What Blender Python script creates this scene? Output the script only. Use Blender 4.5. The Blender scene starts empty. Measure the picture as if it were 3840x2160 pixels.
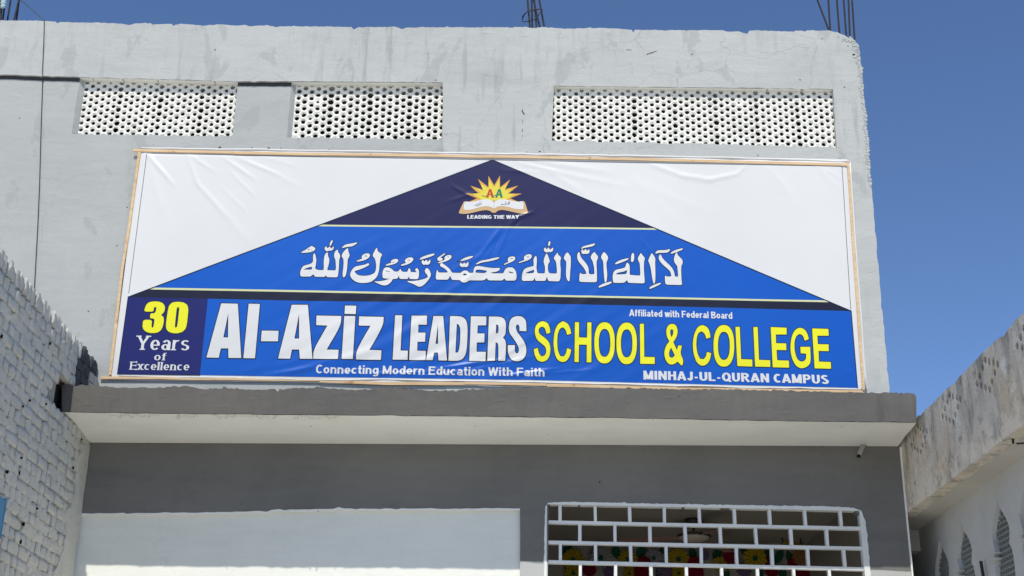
import bpy, bmesh, math, random
import numpy as np
from mathutils import Vector, Matrix
from mathutils.geometry import delaunay_2d_cdt
random.seed(7)
rng = np.random.RandomState(11)
scene = bpy.context.scene

# ------------------------------------------------------------------ camera
CAM = np.array([0.0, -10.5, 1.6])
FPX, PITCH, YAW, ROLL = 5111.65, 0.37776, 0.001812, 0.0135019      # 48 mm equivalent lens, tilted up
_F = np.array([math.sin(YAW)*math.cos(PITCH), math.cos(YAW)*math.cos(PITCH), math.sin(PITCH)])
_R0 = np.array([math.cos(YAW), -math.sin(YAW), 0.0]); _U0 = np.cross(_R0, _F)
_R = _R0*math.cos(ROLL)+_U0*math.sin(ROLL); _U = _U0*math.cos(ROLL)-_R0*math.sin(ROLL)
cd = bpy.data.cameras.new('camera'); cam = bpy.data.objects.new('camera', cd)
scene.collection.objects.link(cam)
cam.matrix_world = Matrix(((_R[0], _U[0], -_F[0], CAM[0]), (_R[1], _U[1], -_F[1], CAM[1]), (_R[2], _U[2], -_F[2], CAM[2]), (0, 0, 0, 1)))
cd.sensor_fit = 'HORIZONTAL'; cd.sensor_width = 36; cd.lens = FPX/3840*36; cd.clip_start = 0.1; cd.clip_end = 3000
scene.camera = cam

# ------------------------------------------------------------------ light
SUN = Vector((-0.08, -1.0, 1.49)).normalized()
world = bpy.data.worlds.new('World'); scene.world = world; world.use_nodes = True
wn = world.node_tree.nodes; wl = world.node_tree.links; wn.clear()
sky = wn.new('ShaderNodeTexSky'); sky.sky_type = 'NISHITA'; sky.sun_disc = False
sky.sun_elevation = math.asin(SUN.z); sky.sun_rotation = math.atan2(SUN.x, SUN.y)
sky.air_density = 0.68; sky.dust_density = 0.15; sky.ozone_density = 7.0; sky.altitude = 0
bg = wn.new('ShaderNodeBackground'); bg.inputs['Strength'].default_value = 0.131
wo = wn.new('ShaderNodeOutputWorld'); wl.new(sky.outputs[0], bg.inputs[0]); wl.new(bg.outputs[0], wo.inputs[0])
sl = bpy.data.lights.new('sun', 'SUN'); sl.energy = 3.4; sl.angle = math.radians(0.53); sl.color = (1.0, 0.955, 0.875)
so = bpy.data.objects.new('sun', sl); scene.collection.objects.link(so)
so.rotation_euler = SUN.to_track_quat('Z', 'Y').to_euler(); so.location = (0, -20, 30)
scene.view_settings.view_transform = 'Standard'; scene.view_settings.look = 'None'
scene.view_settings.exposure = 0.34; scene.view_settings.gamma = 1.0; scene.view_settings.use_curve_mapping = False

# ------------------------------------------------------------------ points of the photograph onto real planes
def ray(x, y): return _F+_R*((x-1920)/FPX)-_U*((y-1080)/FPX)
def on_y(x, y, Y=0.0):
    d = ray(x, y); return CAM+d*((Y-CAM[1])/d[1])
def on_x(x, y, X):
    d = ray(x, y); return CAM+d*((X-CAM[0])/d[0])
def on_z(x, y, Z):
    d = ray(x, y); return CAM+d*((Z-CAM[2])/d[2])
def XZ(x, y, Y=0.0):
    p = on_y(x, y, Y); return (p[0], p[2])
def crop(ox, oy, s, pts): return [(ox+a/s, oy+b/s) for a, b in pts]

# ------------------------------------------------------------------ materials
def mat(name, col, rough=0.85, spec=0.3, metal=0.0):
    m = bpy.data.materials.new(name); m.use_nodes = True; n = m.node_tree.nodes
    b = n['Principled BSDF']; b.inputs['Base Color'].default_value = (*col, 1); b.inputs['Roughness'].default_value = rough
    b.inputs['Specular IOR Level'].default_value = spec; b.inputs['Metallic'].default_value = metal
    return m
class NT:
    def __init__(s, m):
        s.m = m; s.n = m.node_tree.nodes; s.l = m.node_tree.links; s.b = s.n['Principled BSDF']
        s.pos = s.n.new('ShaderNodeNewGeometry').outputs['Position']
    def mapping(s, sc, loc=(0, 0, 0), rot=(0, 0, 0)):
        k = s.n.new('ShaderNodeMapping'); k.inputs['Scale'].default_value = sc; k.inputs['Location'].default_value = loc; k.inputs['Rotation'].default_value = rot
        s.l.new(s.pos, k.inputs['Vector']); return k.outputs[0]
    def noise(s, scale, detail=6, rough=.55, sc=(1, 1, 1), dist=0., loc=(0, 0, 0), rot=(0, 0, 0)):
        k = s.n.new('ShaderNodeTexNoise'); k.inputs['Scale'].default_value = scale; k.inputs['Detail'].default_value = detail
        k.inputs['Roughness'].default_value = rough; k.inputs['Distortion'].default_value = dist
        s.l.new(s.mapping(sc, loc, rot), k.inputs['Vector']); return k.outputs['Fac']
    def voro(s, scale, feature='F1', sc=(1, 1, 1), warp=None):
        k = s.n.new('ShaderNodeTexVoronoi'); k.feature = feature; k.inputs['Scale'].default_value = scale
        v = s.mapping(sc)
        if warp:
            nz = s.n.new('ShaderNodeTexNoise'); nz.inputs['Scale'].default_value = warp[0]; nz.inputs['Detail'].default_value = 6
            s.l.new(v, nz.inputs['Vector']); ad = s.n.new('ShaderNodeVectorMath'); ad.operation = 'MULTIPLY_ADD'
            s.l.new(nz.outputs['Color'], ad.inputs[0]); ad.inputs[1].default_value = (warp[1],)*3; s.l.new(v, ad.inputs[2]); v = ad.outputs[0]
        s.l.new(v, k.inputs['Vector']); return k.outputs['Distance']
    def ramp(s, f, a, b, lo=0., hi=1.):
        k = s.n.new('ShaderNodeMapRange'); k.inputs['From Min'].default_value = a; k.inputs['From Max'].default_value = b
        k.inputs['To Min'].default_value = lo; k.inputs['To Max'].default_value = hi; k.clamp = True; s.l.new(f, k.inputs['Value']); return k.outputs[0]
    def math(s, op, a, b=None):
        k = s.n.new('ShaderNodeMath'); k.operation = op
        for i, v in enumerate((a, b)):
            if v is None: continue
            if isinstance(v, (int, float)): k.inputs[i].default_value = v
            else: s.l.new(v, k.inputs[i])
        return k.outputs[0]
    def mix(s, f, a, b, mode='MIX'):
        k = s.n.new('ShaderNodeMix'); k.data_type = 'RGBA'; k.blend_type = mode
        if isinstance(f, (int, float)): k.inputs[0].default_value = f
        else: s.l.new(f, k.inputs[0])
        for i, v in ((6, a), (7, b)):
            if isinstance(v, tuple): k.inputs[i].default_value = (*v[:3], 1)
            else: s.l.new(v, k.inputs[i])
        return k.outputs[2]
    def color(s, c): s.l.new(c, s.b.inputs['Base Color'])
    def axis(s, i):
        k = s.n.new('ShaderNodeSeparateXYZ'); s.l.new(s.pos, k.inputs[0]); return k.outputs[i]
    def bump(s, h, strength=.5, dist=.01, prev=None):
        k = s.n.new('ShaderNodeBump'); k.inputs['Strength'].default_value = strength; k.inputs['Distance'].default_value = dist
        s.l.new(h, k.inputs['Height'])
        if prev is not None: s.l.new(prev, k.inputs['Normal'])
        s.l.new(k.outputs[0], s.b.inputs['Normal']); return k.outputs[0]

def plaster(name, base, tint, dark, rough=.9, crack=.35, streak=.25, bumpk=1.0, patch=None):
    m = mat(name, base, rough, .15); t = NT(m)
    big = t.noise(.9, 5, .6, dist=.4)
    c = t.mix(t.ramp(big, .35, .68), base, tint)
    brush = t.noise(2.6, 8, .68, sc=(.7, 1, 1.8), dist=.3)
    c = t.mix(t.ramp(brush, .5, .78, 0, .55), c, dark)
    brush2 = t.noise(6, 7, .7, sc=(.35, 1, 2.6), loc=(3, 1, 7))
    c = t.mix(t.ramp(brush2, .42, .75, 0, .35), c, tuple(min(1, v*1.13) for v in base))
    st = t.noise(3.5, 6, .6, sc=(2.6, 1, .28), loc=(5, 0, 2)); sm = t.noise(.8, 3, .5, loc=(9, 2, 4))
    c = t.mix(t.math('MULTIPLY', t.ramp(st, .54, .72, 0, streak*1.6), t.ramp(sm, .42, .62)), c, dark)
    dz_ = t.noise(7, 7, .65, sc=(2.2, 1, .5), loc=(1, 0, 6)); dm_ = t.noise(.55, 2, .5, loc=(2, 4, 3))
    c = t.mix(t.math('MULTIPLY', t.ramp(dz_, .52, .60, 0, streak*.28), t.ramp(dm_, .46, .56)), c, dark)
    if patch:
        pn = t.noise(1.7, 8, .62, sc=(1.5, 1, .9), dist=.5, loc=(patch[0], 0, 1.3))
        pm = t.ramp(pn, .58, .60, 0, .62)
        c = t.mix(pm, c, patch[1])
    f = t.noise(38, 5, .7); c = t.mix(t.ramp(f, .3, .7, 0, .10), c, tuple(v*.72 for v in base))
    sp = t.voro(5.5); spm = t.noise(2.1, 2, .5, loc=(1, 7, 3))
    c = t.mix(t.math('MULTIPLY', t.ramp(sp, .03, .055, 1, 0), t.ramp(spm, .5, .56)), c, tuple(v*.22 for v in base))
    cr = t.voro(1.6, 'DISTANCE_TO_EDGE', (1, 1, 1.2), (5, .22)); cm = t.noise(1.1, 3, .5, loc=(4, 4, 9))
    ck = t.math('MULTIPLY', t.ramp(cr, .002, .009, 1, 0), t.ramp(cm, .52, .6))
    c = t.mix(t.math('MULTIPLY', ck, crack*1.6), c, tuple(v*.45 for v in base))
    t.color(c)
    n1 = t.noise(3.2, 9, .62, sc=(.8, 1, 1.25), dist=.25); p = t.bump(n1, .5*bumpk, .022)
    n2 = t.noise(45, 6, .7); p = t.bump(n2, .4*bumpk, .004, p)
    p = t.bump(ck, -.5*crack, .008, p)
    dn = t.noise(11, 4, .6, sc=(.55, 1, 1.7), loc=(4, 2, 8)); p = t.bump(t.ramp(dn, .60, .70), .3*bumpk, .006, p)
    return m

M = {}
M['wall'] = plaster('pale_grey_limewash', (.405, .413, .388), (.365, .373, .352), (.325, .333, .316), crack=.12, bumpk=.7, patch=(2.0, (.325, .34, .31)))
M['parapet'] = plaster('weathered_parapet_limewash', (.462, .468, .437), (.41, .416, .39), (.34, .347, .328), crack=.22, streak=1.3, bumpk=.95, patch=(2.0, (.345, .358, .335)))
M['dark'] = plaster('dark_grey_paint', (.20, .192, .175), (.155, .152, .14), (.115, .112, .105), crack=.1, bumpk=.35, streak=.1)
t = NT(M['dark']); lnk = t.b.inputs['Base Color'].links[0]; src_ = lnk.from_socket
low_ = t.ramp(t.math('ADD', t.math('ADD', t.axis(2), t.math('MULTIPLY', t.axis(0), .0116)), t.math('MULTIPLY', t.noise(2.2, 4, .6), .03)), 3.524, 3.530)
t.color(t.mix(low_, t.mix(t.ramp(t.noise(3, 6, .6), .35, .7), (.47, .475, .445), (.42, .425, .40)), src_))
M['slab'] = plaster('grey_cement_render', (.135, .127, .113), (.11, .104, .094), (.09, .085, .078), crack=.15, bumpk=1.0, streak=.5)
M['cream'] = plaster('cream_soffit_paint', (.84, .84, .78), (.79, .79, .73), (.70, .70, .64), crack=.05, bumpk=.45, streak=.0)
M['white'] = plaster('white_panel_paint', (.80, .80, .715), (.74, .75, .68), (.66, .67, .61), crack=.05, bumpk=.3, streak=.1)
M['grille'] = plaster('white_grille_paint', (.78, .79, .745), (.71, .72, .69), (.55, .57, .6), crack=0, bumpk=.5, streak=.2)
M['jali'] = plaster('white_screen_block', (.80, .78, .70), (.76, .74, .66), (.55, .53, .47), crack=0, bumpk=.6, streak=.5)
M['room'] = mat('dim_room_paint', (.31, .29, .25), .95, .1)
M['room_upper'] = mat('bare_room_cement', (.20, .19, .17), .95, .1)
def brick_mat(name, a, b, d, low_tint):
    m = mat(name, a, .95, .1); t = NT(m)
    c = t.mix(t.ramp(t.noise(1.6, 5, .6, dist=.5), .35, .65), a, b)
    c = t.mix(t.ramp(t.noise(9, 7, .7), .50, .72, 0, .75), c, d)
    c = t.mix(t.ramp(t.noise(26, 6, .7), .56, .72, 0, .5), c, tuple(v*.55 for v in d))
    zz = t.axis(2)
    c = t.mix(t.math('MULTIPLY', t.ramp(zz, 4.3, 3.2, 0, .75), t.ramp(t.noise(2.6, 6, .6, loc=(3, 3, 3)), .40, .62)), c, low_tint)  # patchy tint that strengthens towards the bottom
    oi = t.n.new('ShaderNodeObjectInfo').outputs['Random']
    c = t.mix(t.ramp(oi, 0, 1, 0, .22), c, d)
    t.color(c); p = t.bump(t.noise(14, 9, .75), .8, .02); t.bump(t.noise(70, 6, .75), .6, .005, p); return m
M['brick'] = brick_mat('whitewashed_brick', (.66, .65, .57), (.58, .575, .515), (.44, .44, .40), (.69, .655, .57))
M['brick_dark'] = brick_mat('dark_painted_brick', (.11, .115, .12), (.09, .095, .10), (.06, .064, .068), (.10, .105, .105))
M['mortar'] = brick_mat('gritty_mortar', (.46, .45, .42), (.38, .37, .345), (.17, .16, .15), (.5, .475, .42))
def wood_mat():
    m = mat('raw_pine_batten', (.62, .43, .24), .7, .2); t = NT(m)
    c = t.mix(t.ramp(t.noise(3, 6, .6, sc=(1, 1, 14)), .35, .7), (.68, .50, .30), (.55, .35, .17))
    c = t.mix(t.ramp(t.noise(7, 2, .5), .66, .74, 0, .7), c, (.25, .12, .05)); t.color(c); return m
M['wood'] = wood_mat()
def vinyl(name, col, rough=.36, spec=.32, shift=None):
    col = tuple(v*.78 for v in col); shift = tuple(v*.78 for v in shift) if shift else None
    m = mat(name, col, rough, spec); t = NT(m)
    a = t.noise(.7, 3, .5); c = t.mix(t.ramp(a, .35, .7), col, shift or tuple(v*.94 for v in col))
    t.color(c); w = t.noise(260, 2, .5); t.bump(w, .12, .0006); return m
M['v_white'] = vinyl('white_banner_print', (.85, .84, .80), .4, .28)
M['v_blue'] = vinyl('royal_blue_print', (.001, .10, .52), shift=(.002, .115, .56))
M['v_navy'] = vinyl('navy_blue_print', (.013, .016, .135), shift=(.018, .02, .15))
M['v_navytop'] = vinyl('dusky_navy_print', (.010, .011, .075), shift=(.014, .014, .085))
M['v_band'] = vinyl('blackish_navy_print', (.009, .010, .028), shift=(.012, .013, .034))
M['v_yellow'] = vinyl('yellow_print', (1.0, .95, .02))
M['v_line'] = vinyl('pale_yellow_line_print', (.78, .80, .42))
M['v_black'] = vinyl('near_black_print', (.012, .02, .05))
M['v_ink'] = vinyl('grey_ink_print', (.10, .11, .13))
M['v_orange'] = vinyl('orange_gold_print', (.84, .42, .08)); M['v_gold'] = vinyl('gold_yellow_print', (.88, .74, .07))
M['v_sand'] = vinyl('sand_print', (.72, .47, .22)); M['v_red'] = vinyl('red_print', (.66, .05, .03)); M['v_green'] = vinyl('green_print', (.01, .24, .14))
M['steel'] = mat('rusty_reinforcing_steel', (.028, .022, .022), .7, .4); M['cable'] = mat('black_cable_sheath', (.02, .022, .027), .5, .4)
M['pipe'] = mat('grey_plastic_pipe', (.42, .42, .38), .5, .4); M['hole_shade'] = mat('opening_shade_black', (.015, .015, .015), .9, .1)  # near-black colour put in for the shade inside openings
M['blueboard'] = mat('faded_blue_paint', (.09, .25, .42), .6, .3)
M['cloth'] = mat('pale_green_rag', (.42, .56, .56), .9, .1)

# ------------------------------------------------------------------ object helpers
def link(o, parent=None):
    scene.collection.objects.link(o)
    if parent is not None:
        o.parent = parent
        o.matrix_parent_inverse = Matrix.Translation(-Vector(parent_world(parent)))
    return o
_pw = {}
def parent_world(p): return _pw.get(p.name, (0, 0, 0))
def empty(name, label, cat, loc, group=None):
    o = bpy.data.objects.new(name, None); o.empty_display_size = .2; o.location = loc; scene.collection.objects.link(o)
    _pw[o.name] = tuple(loc); o['label'] = label; o['category'] = cat
    if group: o['group'] = group
    return o
def tag(o, label, cat, group=None):
    o['label'] = label; o['category'] = cat
    if group: o['group'] = group
    return o
def mobj(name, verts, faces, m, parent=None, smooth=False, recalc=True, label=None, kind=None):
    me = bpy.data.meshes.new(name); me.from_pydata([tuple(map(float, v)) for v in verts], [], [tuple(map(int, f)) for f in faces]); me.materials.append(m)
    if recalc:
        bm = bmesh.new(); bm.from_mesh(me); bmesh.ops.recalc_face_normals(bm, faces=bm.faces); bm.to_mesh(me); bm.free()
    if smooth: me.polygons.foreach_set('use_smooth', [True]*len(me.polygons))
    me.update(); o = bpy.data.objects.new(name, me); link(o, parent)
    if label: o['label'] = label
    if kind: o['kind'] = kind
    return o
class Geo:
    def __init__(s): s.v = []; s.f = []
    def add(s, v, f):
        b = len(s.v); s.v += [tuple(p) for p in v]; s.f += [tuple(i+b for i in q) for q in f]
    def box(s, a, b):
        x0, y0, z0 = a; x1, y1, z1 = b
        s.add([(x0, y0, z0), (x1, y0, z0), (x1, y1, z0), (x0, y1, z0), (x0, y0, z1), (x1, y0, z1), (x1, y1, z1), (x0, y1, z1)],
              [(0, 3, 2, 1), (4, 5, 6, 7), (0, 1, 5, 4), (1, 2, 6, 5), (2, 3, 7, 6), (3, 0, 4, 7)])
    def tube(s, pts, r, n=8, cap=True):
        pts = [Vector(p) for p in pts]; rings = []
        up = None
        for i, p in enumerate(pts):
            d = (pts[min(i+1, len(pts)-1)]-pts[max(i-1, 0)]).normalized()
            if up is None: up = d.orthogonal().normalized()
            a = (up-d*up.dot(d)).normalized(); up = a; b = d.cross(a)
            rr = r[i] if isinstance(r, (list, tuple)) else r
            rings.append([p+a*math.cos(2*math.pi*k/n)*rr+b*math.sin(2*math.pi*k/n)*rr for k in range(n)])
        v = [q for g in rings for q in g]; f = []
        for i in range(len(rings)-1):
            for k in range(n): f.append((i*n+k, i*n+(k+1) % n, (i+1)*n+(k+1) % n, (i+1)*n+k))
        if cap: f.append(tuple(range(n))[::-1]); f.append(tuple((len(rings)-1)*n+k for k in range(n)))
        s.add(v, f)
    def obj(s, name, m, parent=None, **k): return mobj(name, s.v, s.f, m, parent, **k)

def inside(P, contour):
    x = P[:, 0]; y = P[:, 1]; c = np.asarray(contour, float); n = len(c); r = np.zeros(len(P), bool)
    for i in range(n):
        x1, y1 = c[i]; x2, y2 = c[(i+1) % n]
        if y1 == y2: continue
        k = ((y1 > y) != (y2 > y)); r ^= k & (x < (x2-x1)*(y-y1)/(y2-y1)+x1)
    return r
def in_pieces(P, pieces):
    r = np.zeros(len(P), bool)
    for pc in pieces:
        q = np.zeros(len(P), bool)
        for c in pc: q ^= inside(P, c)
        r |= q
    return r
def subdiv(c, step):
    out = []
    for i in range(len(c)):
        a = np.array(c[i], float); b = np.array(c[(i+1) % len(c)], float); n = max(1, int(math.ceil(np.linalg.norm(b-a)/step)))
        for k in range(n): out.append(tuple(a+(b-a)*k/n))
    return out
REFINE = None
def tri(pieces, step=None, refine=False):
    """triangulate the union of pieces; every piece is a list of closed contours (even-odd)"""
    V = []; E = []; allp = []
    if step: pieces = [[subdiv(c, step) for c in pc] for pc in pieces]
    for pc in pieces:
        for c in pc:
            b = len(V); V += [Vector(p) for p in c]; E += [(b+i, b+(i+1) % len(c)) for i in range(len(c))]; allp += c
    A = np.array(allp); lo = A.min(0); hi = A.max(0)
    if step:
        gx = np.arange(lo[0]+step/2, hi[0], step); gy = np.arange(lo[1]+step/2, hi[1], step)
        if len(gx) and len(gy):
            X, Y = np.meshgrid(gx, gy); P = np.stack([X.ravel(), Y.ravel()], 1); P += rng.uniform(-.12, .12, P.shape)*step
            k = in_pieces(P, pieces); V += [Vector(p) for p in P[k]]
        if refine:
            fs_ = .0105; gx = np.arange(lo[0]+fs_/2, hi[0], fs_); gy = np.arange(lo[1]+fs_/2, hi[1], fs_)
            if len(gx) and len(gy):
                X, Y = np.meshgrid(gx, gy); P = np.stack([X.ravel(), Y.ravel()], 1); P = P[REFINE(P)]
                if len(P):
                    P += rng.uniform(-.1, .1, P.shape)*fs_; k = in_pieces(P, pieces); V += [Vector(p) for p in P[k]]
    r = delaunay_2d_cdt(V, E, [], 0, 1e-7)
    vv = np.array([tuple(p) for p in r[0]]); ff = np.array([f for f in r[2] if len(f) == 3])
    cen = vv[ff].mean(1); k = in_pieces(cen, pieces); ff = ff[k]
    a = vv[ff]; area = (a[:, 1, 0]-a[:, 0, 0])*(a[:, 2, 1]-a[:, 0, 1])-(a[:, 2, 0]-a[:, 0, 0])*(a[:, 1, 1]-a[:, 0, 1])
    ff[area < 0] = ff[area < 0][:, ::-1]
    lmax = np.sqrt(np.max([((a[:, i]-a[:, (i+1) % 3])**2).sum(1) for i in range(3)], axis=0)); ff = ff[abs(area)/np.maximum(lmax, 1e-9) > 6e-5]
    return vv, ff
def plate(name, contours, y0, y1, m, parent=None, axis='y', step=None, wob=0., label=None, kind=None):
    """solid plate: first contour is the outline, the others are openings; front face at y0, back at y1"""
    if step: contours = [subdiv(c, step) for c in contours]
    vv, ff = tri([contours]) if not step else tri([contours], step)
    V = []; F = []
    def P(a, b, d):
        if axis == 'y': return (a, d, b)
        if axis == 'x': return (d, a, b)
        return (a, b, d)
    n = len(vv)
    nz = (rng.rand(n)-.5)*wob
    V = [P(a, b, y0+nz[i]*1.0) for i, (a, b) in enumerate(vv)]+[P(a, b, y1) for a, b in vv]
    F = [tuple(t) for t in ff]+[tuple(int(i)+n for i in t[::-1]) for t in ff]
    # boundary edges
    cnt = {}
    for t in ff:
        for i in range(3):
            a, b = int(t[i]), int(t[(i+1) % 3]); key = (min(a, b), max(a, b)); cnt[key] = None if key in cnt else (a, b)
    for k, e in cnt.items():
        if e: F.append((e[1], e[0], e[0]+n, e[1]+n))
    return mobj(name, V, F, m, parent, label=label, kind=kind)
def rough_line(pts, step, amp, seed=0):
    """polyline broken into short runs with small random offsets (open line)"""
    r = random.Random(seed); out = []
    for (a, b) in zip(pts[:-1], pts[1:]):
        L = math.dist(a, b); n = max(1, int(L/step)); nx, ny = -(b[1]-a[1])/L, (b[0]-a[0])/L
        for k in range(n):
            t = (k+(r.random()-.5)*.6*(k > 0))/n; o = r.gauss(0, amp)
            if r.random() < .12: o *= 2.2
            out.append((a[0]+(b[0]-a[0])*t+nx*o, a[1]+(b[1]-a[1])*t+ny*o))
    out.append(pts[-1]); return out
def W(pts, Y=0.): return [XZ(x, y, Y) for x, y in pts]

# ================================================================== THE SETTING
me_v = [(-400, -400, 0), (400, -400, 0), (400, 400, 0), (-400, 400, 0)]
ground_m = mat('dusty_concrete_yard', (.62, .585, .52), .95, .1); t = NT(ground_m)
t.color(t.mix(t.ramp(t.noise(.6, 6, .6), .35, .65), (.66, .625, .56), (.55, .52, .465))); t.bump(t.noise(20, 6, .6), .4, .01)
o = mobj('ground', me_v, [(0, 1, 2, 3)], ground_m); o['kind'] = 'structure'

M['beam_shadow_strip'] = mat('residue_and_shadow_paint', (.055, .058, .06), .9, .1)  # old paint residue and the beam's shadow in one dark colour
# ------------------------------------------------------------------ school building
school = empty('school_building', 'pale grey two storey school building with bare parapet and dark grey ground floor front', 'building', (0, 0, 0))
YL = .028      # the left part of the upper wall stands back behind the parapet beam
top = crop(0, 0, 2.07, [(-1950, 112), (-300, 150), (0, 158), (170, 160), (345, 162), (430, 168), (445, 180), (470, 172), (700, 176), (880, 180), (945, 183), (1000, 192), (1050, 183), (1170, 180), (1180, 190), (1330, 186), (1345, 198), (1400, 184), (1590, 200), (1700, 188), (1830, 200), (1900, 192), (1935, 204), (2070, 194)])
top += crop(900, 0, 2.415, [(230, 228), (300, 238), (505, 240), (620, 240), (850, 240), (1005, 246), (1030, 268), (1070, 248), (1190, 246), (1420, 244), (1435, 256), (1480, 260), (1500, 250), (1590, 250), (1650, 246), (2100, 248), (2300, 246), (2415, 246)])
top += crop(1900, 0, 2.337, [(50, 245), (75, 236), (165, 238), (200, 246), (320, 238), (460, 246), (600, 254), (620, 248), (840, 244), (1030, 256), (1095, 262), (1108, 284), (1125, 262), (1560, 264), (1570, 272), (1590, 264), (1900, 266), (1960, 280), (2020, 272), (2110, 298), (2125, 272), (2200, 264)])
top += crop(2840, 0, 2.07, [(30, 237), (285, 246), (300, 238), (370, 244), (385, 237), (540, 236), (620, 250), (650, 266), (688, 280)])
right = crop(2840, 0, 2.07, [(688, 280), (700, 300), (735, 312), (765, 316), (785, 350), (800, 430), (803, 500), (815, 560), (820, 650), (825, 740), (838, 830), (850, 900), (848, 1000), (862, 1080), (865, 1200), (875, 1300), (885, 1449)])
top = [p for i, p in enumerate(top) if i == 0 or p[0] > top[i-1][0]+3]
top_r = rough_line(top, 9, .7, 3)
right_r = rough_line(right, 7, 2.2, 5)[:-1]+rough_line([(3267.5, 700), (3300, 1060), (3338, 1500)], 22, 1.0, 6)
w1 = W([(301, 292), (886, 306), (874, 504), (263, 501)]); w2 = W([(1094, 303), (1660, 309), (1659, 521), (1075, 507)]); w3 = W([(2077, 322), (3124, 334), (3138, 552), (2069, 527)])
def rect(w): return (.5*(w[0][0]+w[3][0]), .5*(w[1][0]+w[2][0]), .5*(w[2][1]+w[3][1]), .5*(w[0][1]+w[1][1]))   # x0,x1,z0,z1
R1, R2, R3 = rect(w1), rect(w2), rect(w3)
beam_bot = rough_line([(-942, 258), (-140, 276), (0, 279), (140, 284), (298, 289), (620, 298), (886, 305), (1100, 305), (1400, 307), (1660, 309)], 16, .6, 8)
low = [(1661, 521), (1664, 700), (1668, 1100), (1672, 1500)]
outl = W(top_r+right_r+[(3338, 1500), (1672, 1500)]+low[::-1][1:]+beam_bot[::-1])
hole3 = W(rough_line([(2077, 322), (3124, 334)], 30, .8, 1)[:-1]+rough_line([(3124, 334), (3138, 552)], 25, .8, 2)[:-1]+rough_line([(3138, 552), (2069, 527)], 25, 1., 3)[:-1]+rough_line([(2069, 527), (2077, 322)], 25, .8, 4)[:-1])
def slit(pts, w): 
    a = [(x-w[i]/2, y) for i, (x, y) in enumerate(pts)]; b = [(x+w[i]/2, y) for i, (x, y) in enumerate(pts)][::-1]; return W(a+b)
cracks = [slit([(1960, 408), (1958, 416), (1963, 424), (1967, 433)], (.5, 4, 6, 1)), slit([(1963, 445), (1959, 455), (1960, 466)], (.5, 1.8, .4)), slit([(1960, 482), (1958, 490), (1960, 497)], (.5, 3, .5)), slit([(1960, 507), (1959, 515)], (2, .6)),
          W([(3186, 134), (3192, 139), (3197, 143), (3192, 147), (3187, 142)]), W([(3195, 205), (3205, 198), (3208, 206), (3199, 209)]), W([(2423, 203), (2440, 197), (2462, 190), (2464, 192), (2442, 201), (2425, 206)]), W([(2348, 185), (2368, 186), (2369, 189), (2350, 188)])]
for (x, y, r) in ((2024, 568, 4), (1976, 570, 2.4), (2282, 580, 2), (2550, 584, 1.6), (2690, 587, 1.6), (2842, 583, 3.2), (3149, 598, 6), (3160, 598, 4), (3068, 589, 1.8), (2842+120, 589, 1.6)):
    cracks.append(W([(x+r*math.cos(k*1.0472)*1.2, y+r*math.sin(k*1.0472)*.7) for k in range(6)]))
plate('upper_wall', [outl, hole3]+cracks, 0., .23, M['parapet'], school, label='weathered grey parapet wall with chipped upper edge')
# left wall, standing back, windows one and two reach up to the beam
e = .012
bb = [(x, z-0.0) for x, z in W(beam_bot, YL)]
zt = lambda x, z: (x, z+.03)
lo_l = W([(-140, 1500), (1672, 1500)], YL)
lw = []
P = lambda x, z: (x, z)
zl = [XZ(x, y)[1] for x, y in ((-140, 280), (1660, 309))]
def beamz(X):
    return np.interp(X, [XZ(-942, 258)[0], XZ(-140, 276)[0], XZ(0, 279)[0], XZ(298, 289)[0], XZ(886, 305)[0], XZ(1660, 309)[0]], [XZ(-942, 258)[1], XZ(-140, 276)[1], XZ(0, 279)[1], XZ(298, 289)[1], XZ(886, 305)[1], XZ(1660, 309)[1]])
x_end = XZ(1672, 900)[0]
xl = XZ(-942, 260)[0]
def jam(x, za, zb, s): return [(x+random.Random(s*31+k).gauss(0, .0025), za+(zb-za)*k/8) for k in range(9)]
outl2 = [(xl, beamz(xl)+.04)]+[(R1[0], beamz(R1[0])+.04)]+jam(R1[0]-.0, beamz(R1[0]), R1[2], 1)+rough_line([(R1[0], R1[2]), (R1[1], R1[2])], .05, .002, 2)[1:]+jam(R1[1], R1[2], beamz(R1[1]), 3)[1:]+[(R1[1], beamz(R1[1])+.04), (R2[0], beamz(R2[0])+.04)]+jam(R2[0], beamz(R2[0]), R2[2], 4)+rough_line([(R2[0], R2[2]), (R2[1], R2[2])], .05, .002, 5)[1:]+[(R2[1], beamz(R2[1])+.04), (x_end+.05, beamz(x_end)+.04), (x_end+.05, XZ(1672, 1500)[1]), (xl, XZ(1672, 1500)[1])]
dots = []
for (x, y, r) in ((944, 556, 2), (1008, 557, 5), (1054, 556, 2.5), (1233, 563, 3.5), (1176, 563, 2), (578, 545, 2), (825, 554, 5), (945, 555, 3), (512, 640, 2.5), (478, 780, 3), (440, 925, 3)):
    dots.append(W([(x+r*math.cos(k*1.0472)*1.2, y+r*math.sin(k*1.0472)*.7) for k in range(6)], YL))
rw_o = plate('recessed_wall', [outl2]+dots, YL, .24, M['wall'], school, label='smooth pale grey wall standing back under the parapet')
def left_y(z): return float(np.interp(z, [4.9, 5.4, 6.85, 7.4], [.001, .003, .018, YL]))
for v_ in rw_o.data.vertices:
    if v_.co.y < .1: v_.co.y = left_y(v_.co.z)
for rc, dx_ in ((R1, .034), (R2, .030)):
    yj = .06; mobj('jamb', [(rc[0]-.001, .020, rc[2]), (rc[0]-.001, .026, rc[3]+.02), (rc[0]+dx_, yj, rc[3]+.02), (rc[0]+dx_, yj, rc[2]-.0)], [(0, 1, 2, 3)], M['wall'], school)
# pieces of wall the beam hides behind: beam soffits and recess soffits come from the plates themselves

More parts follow.
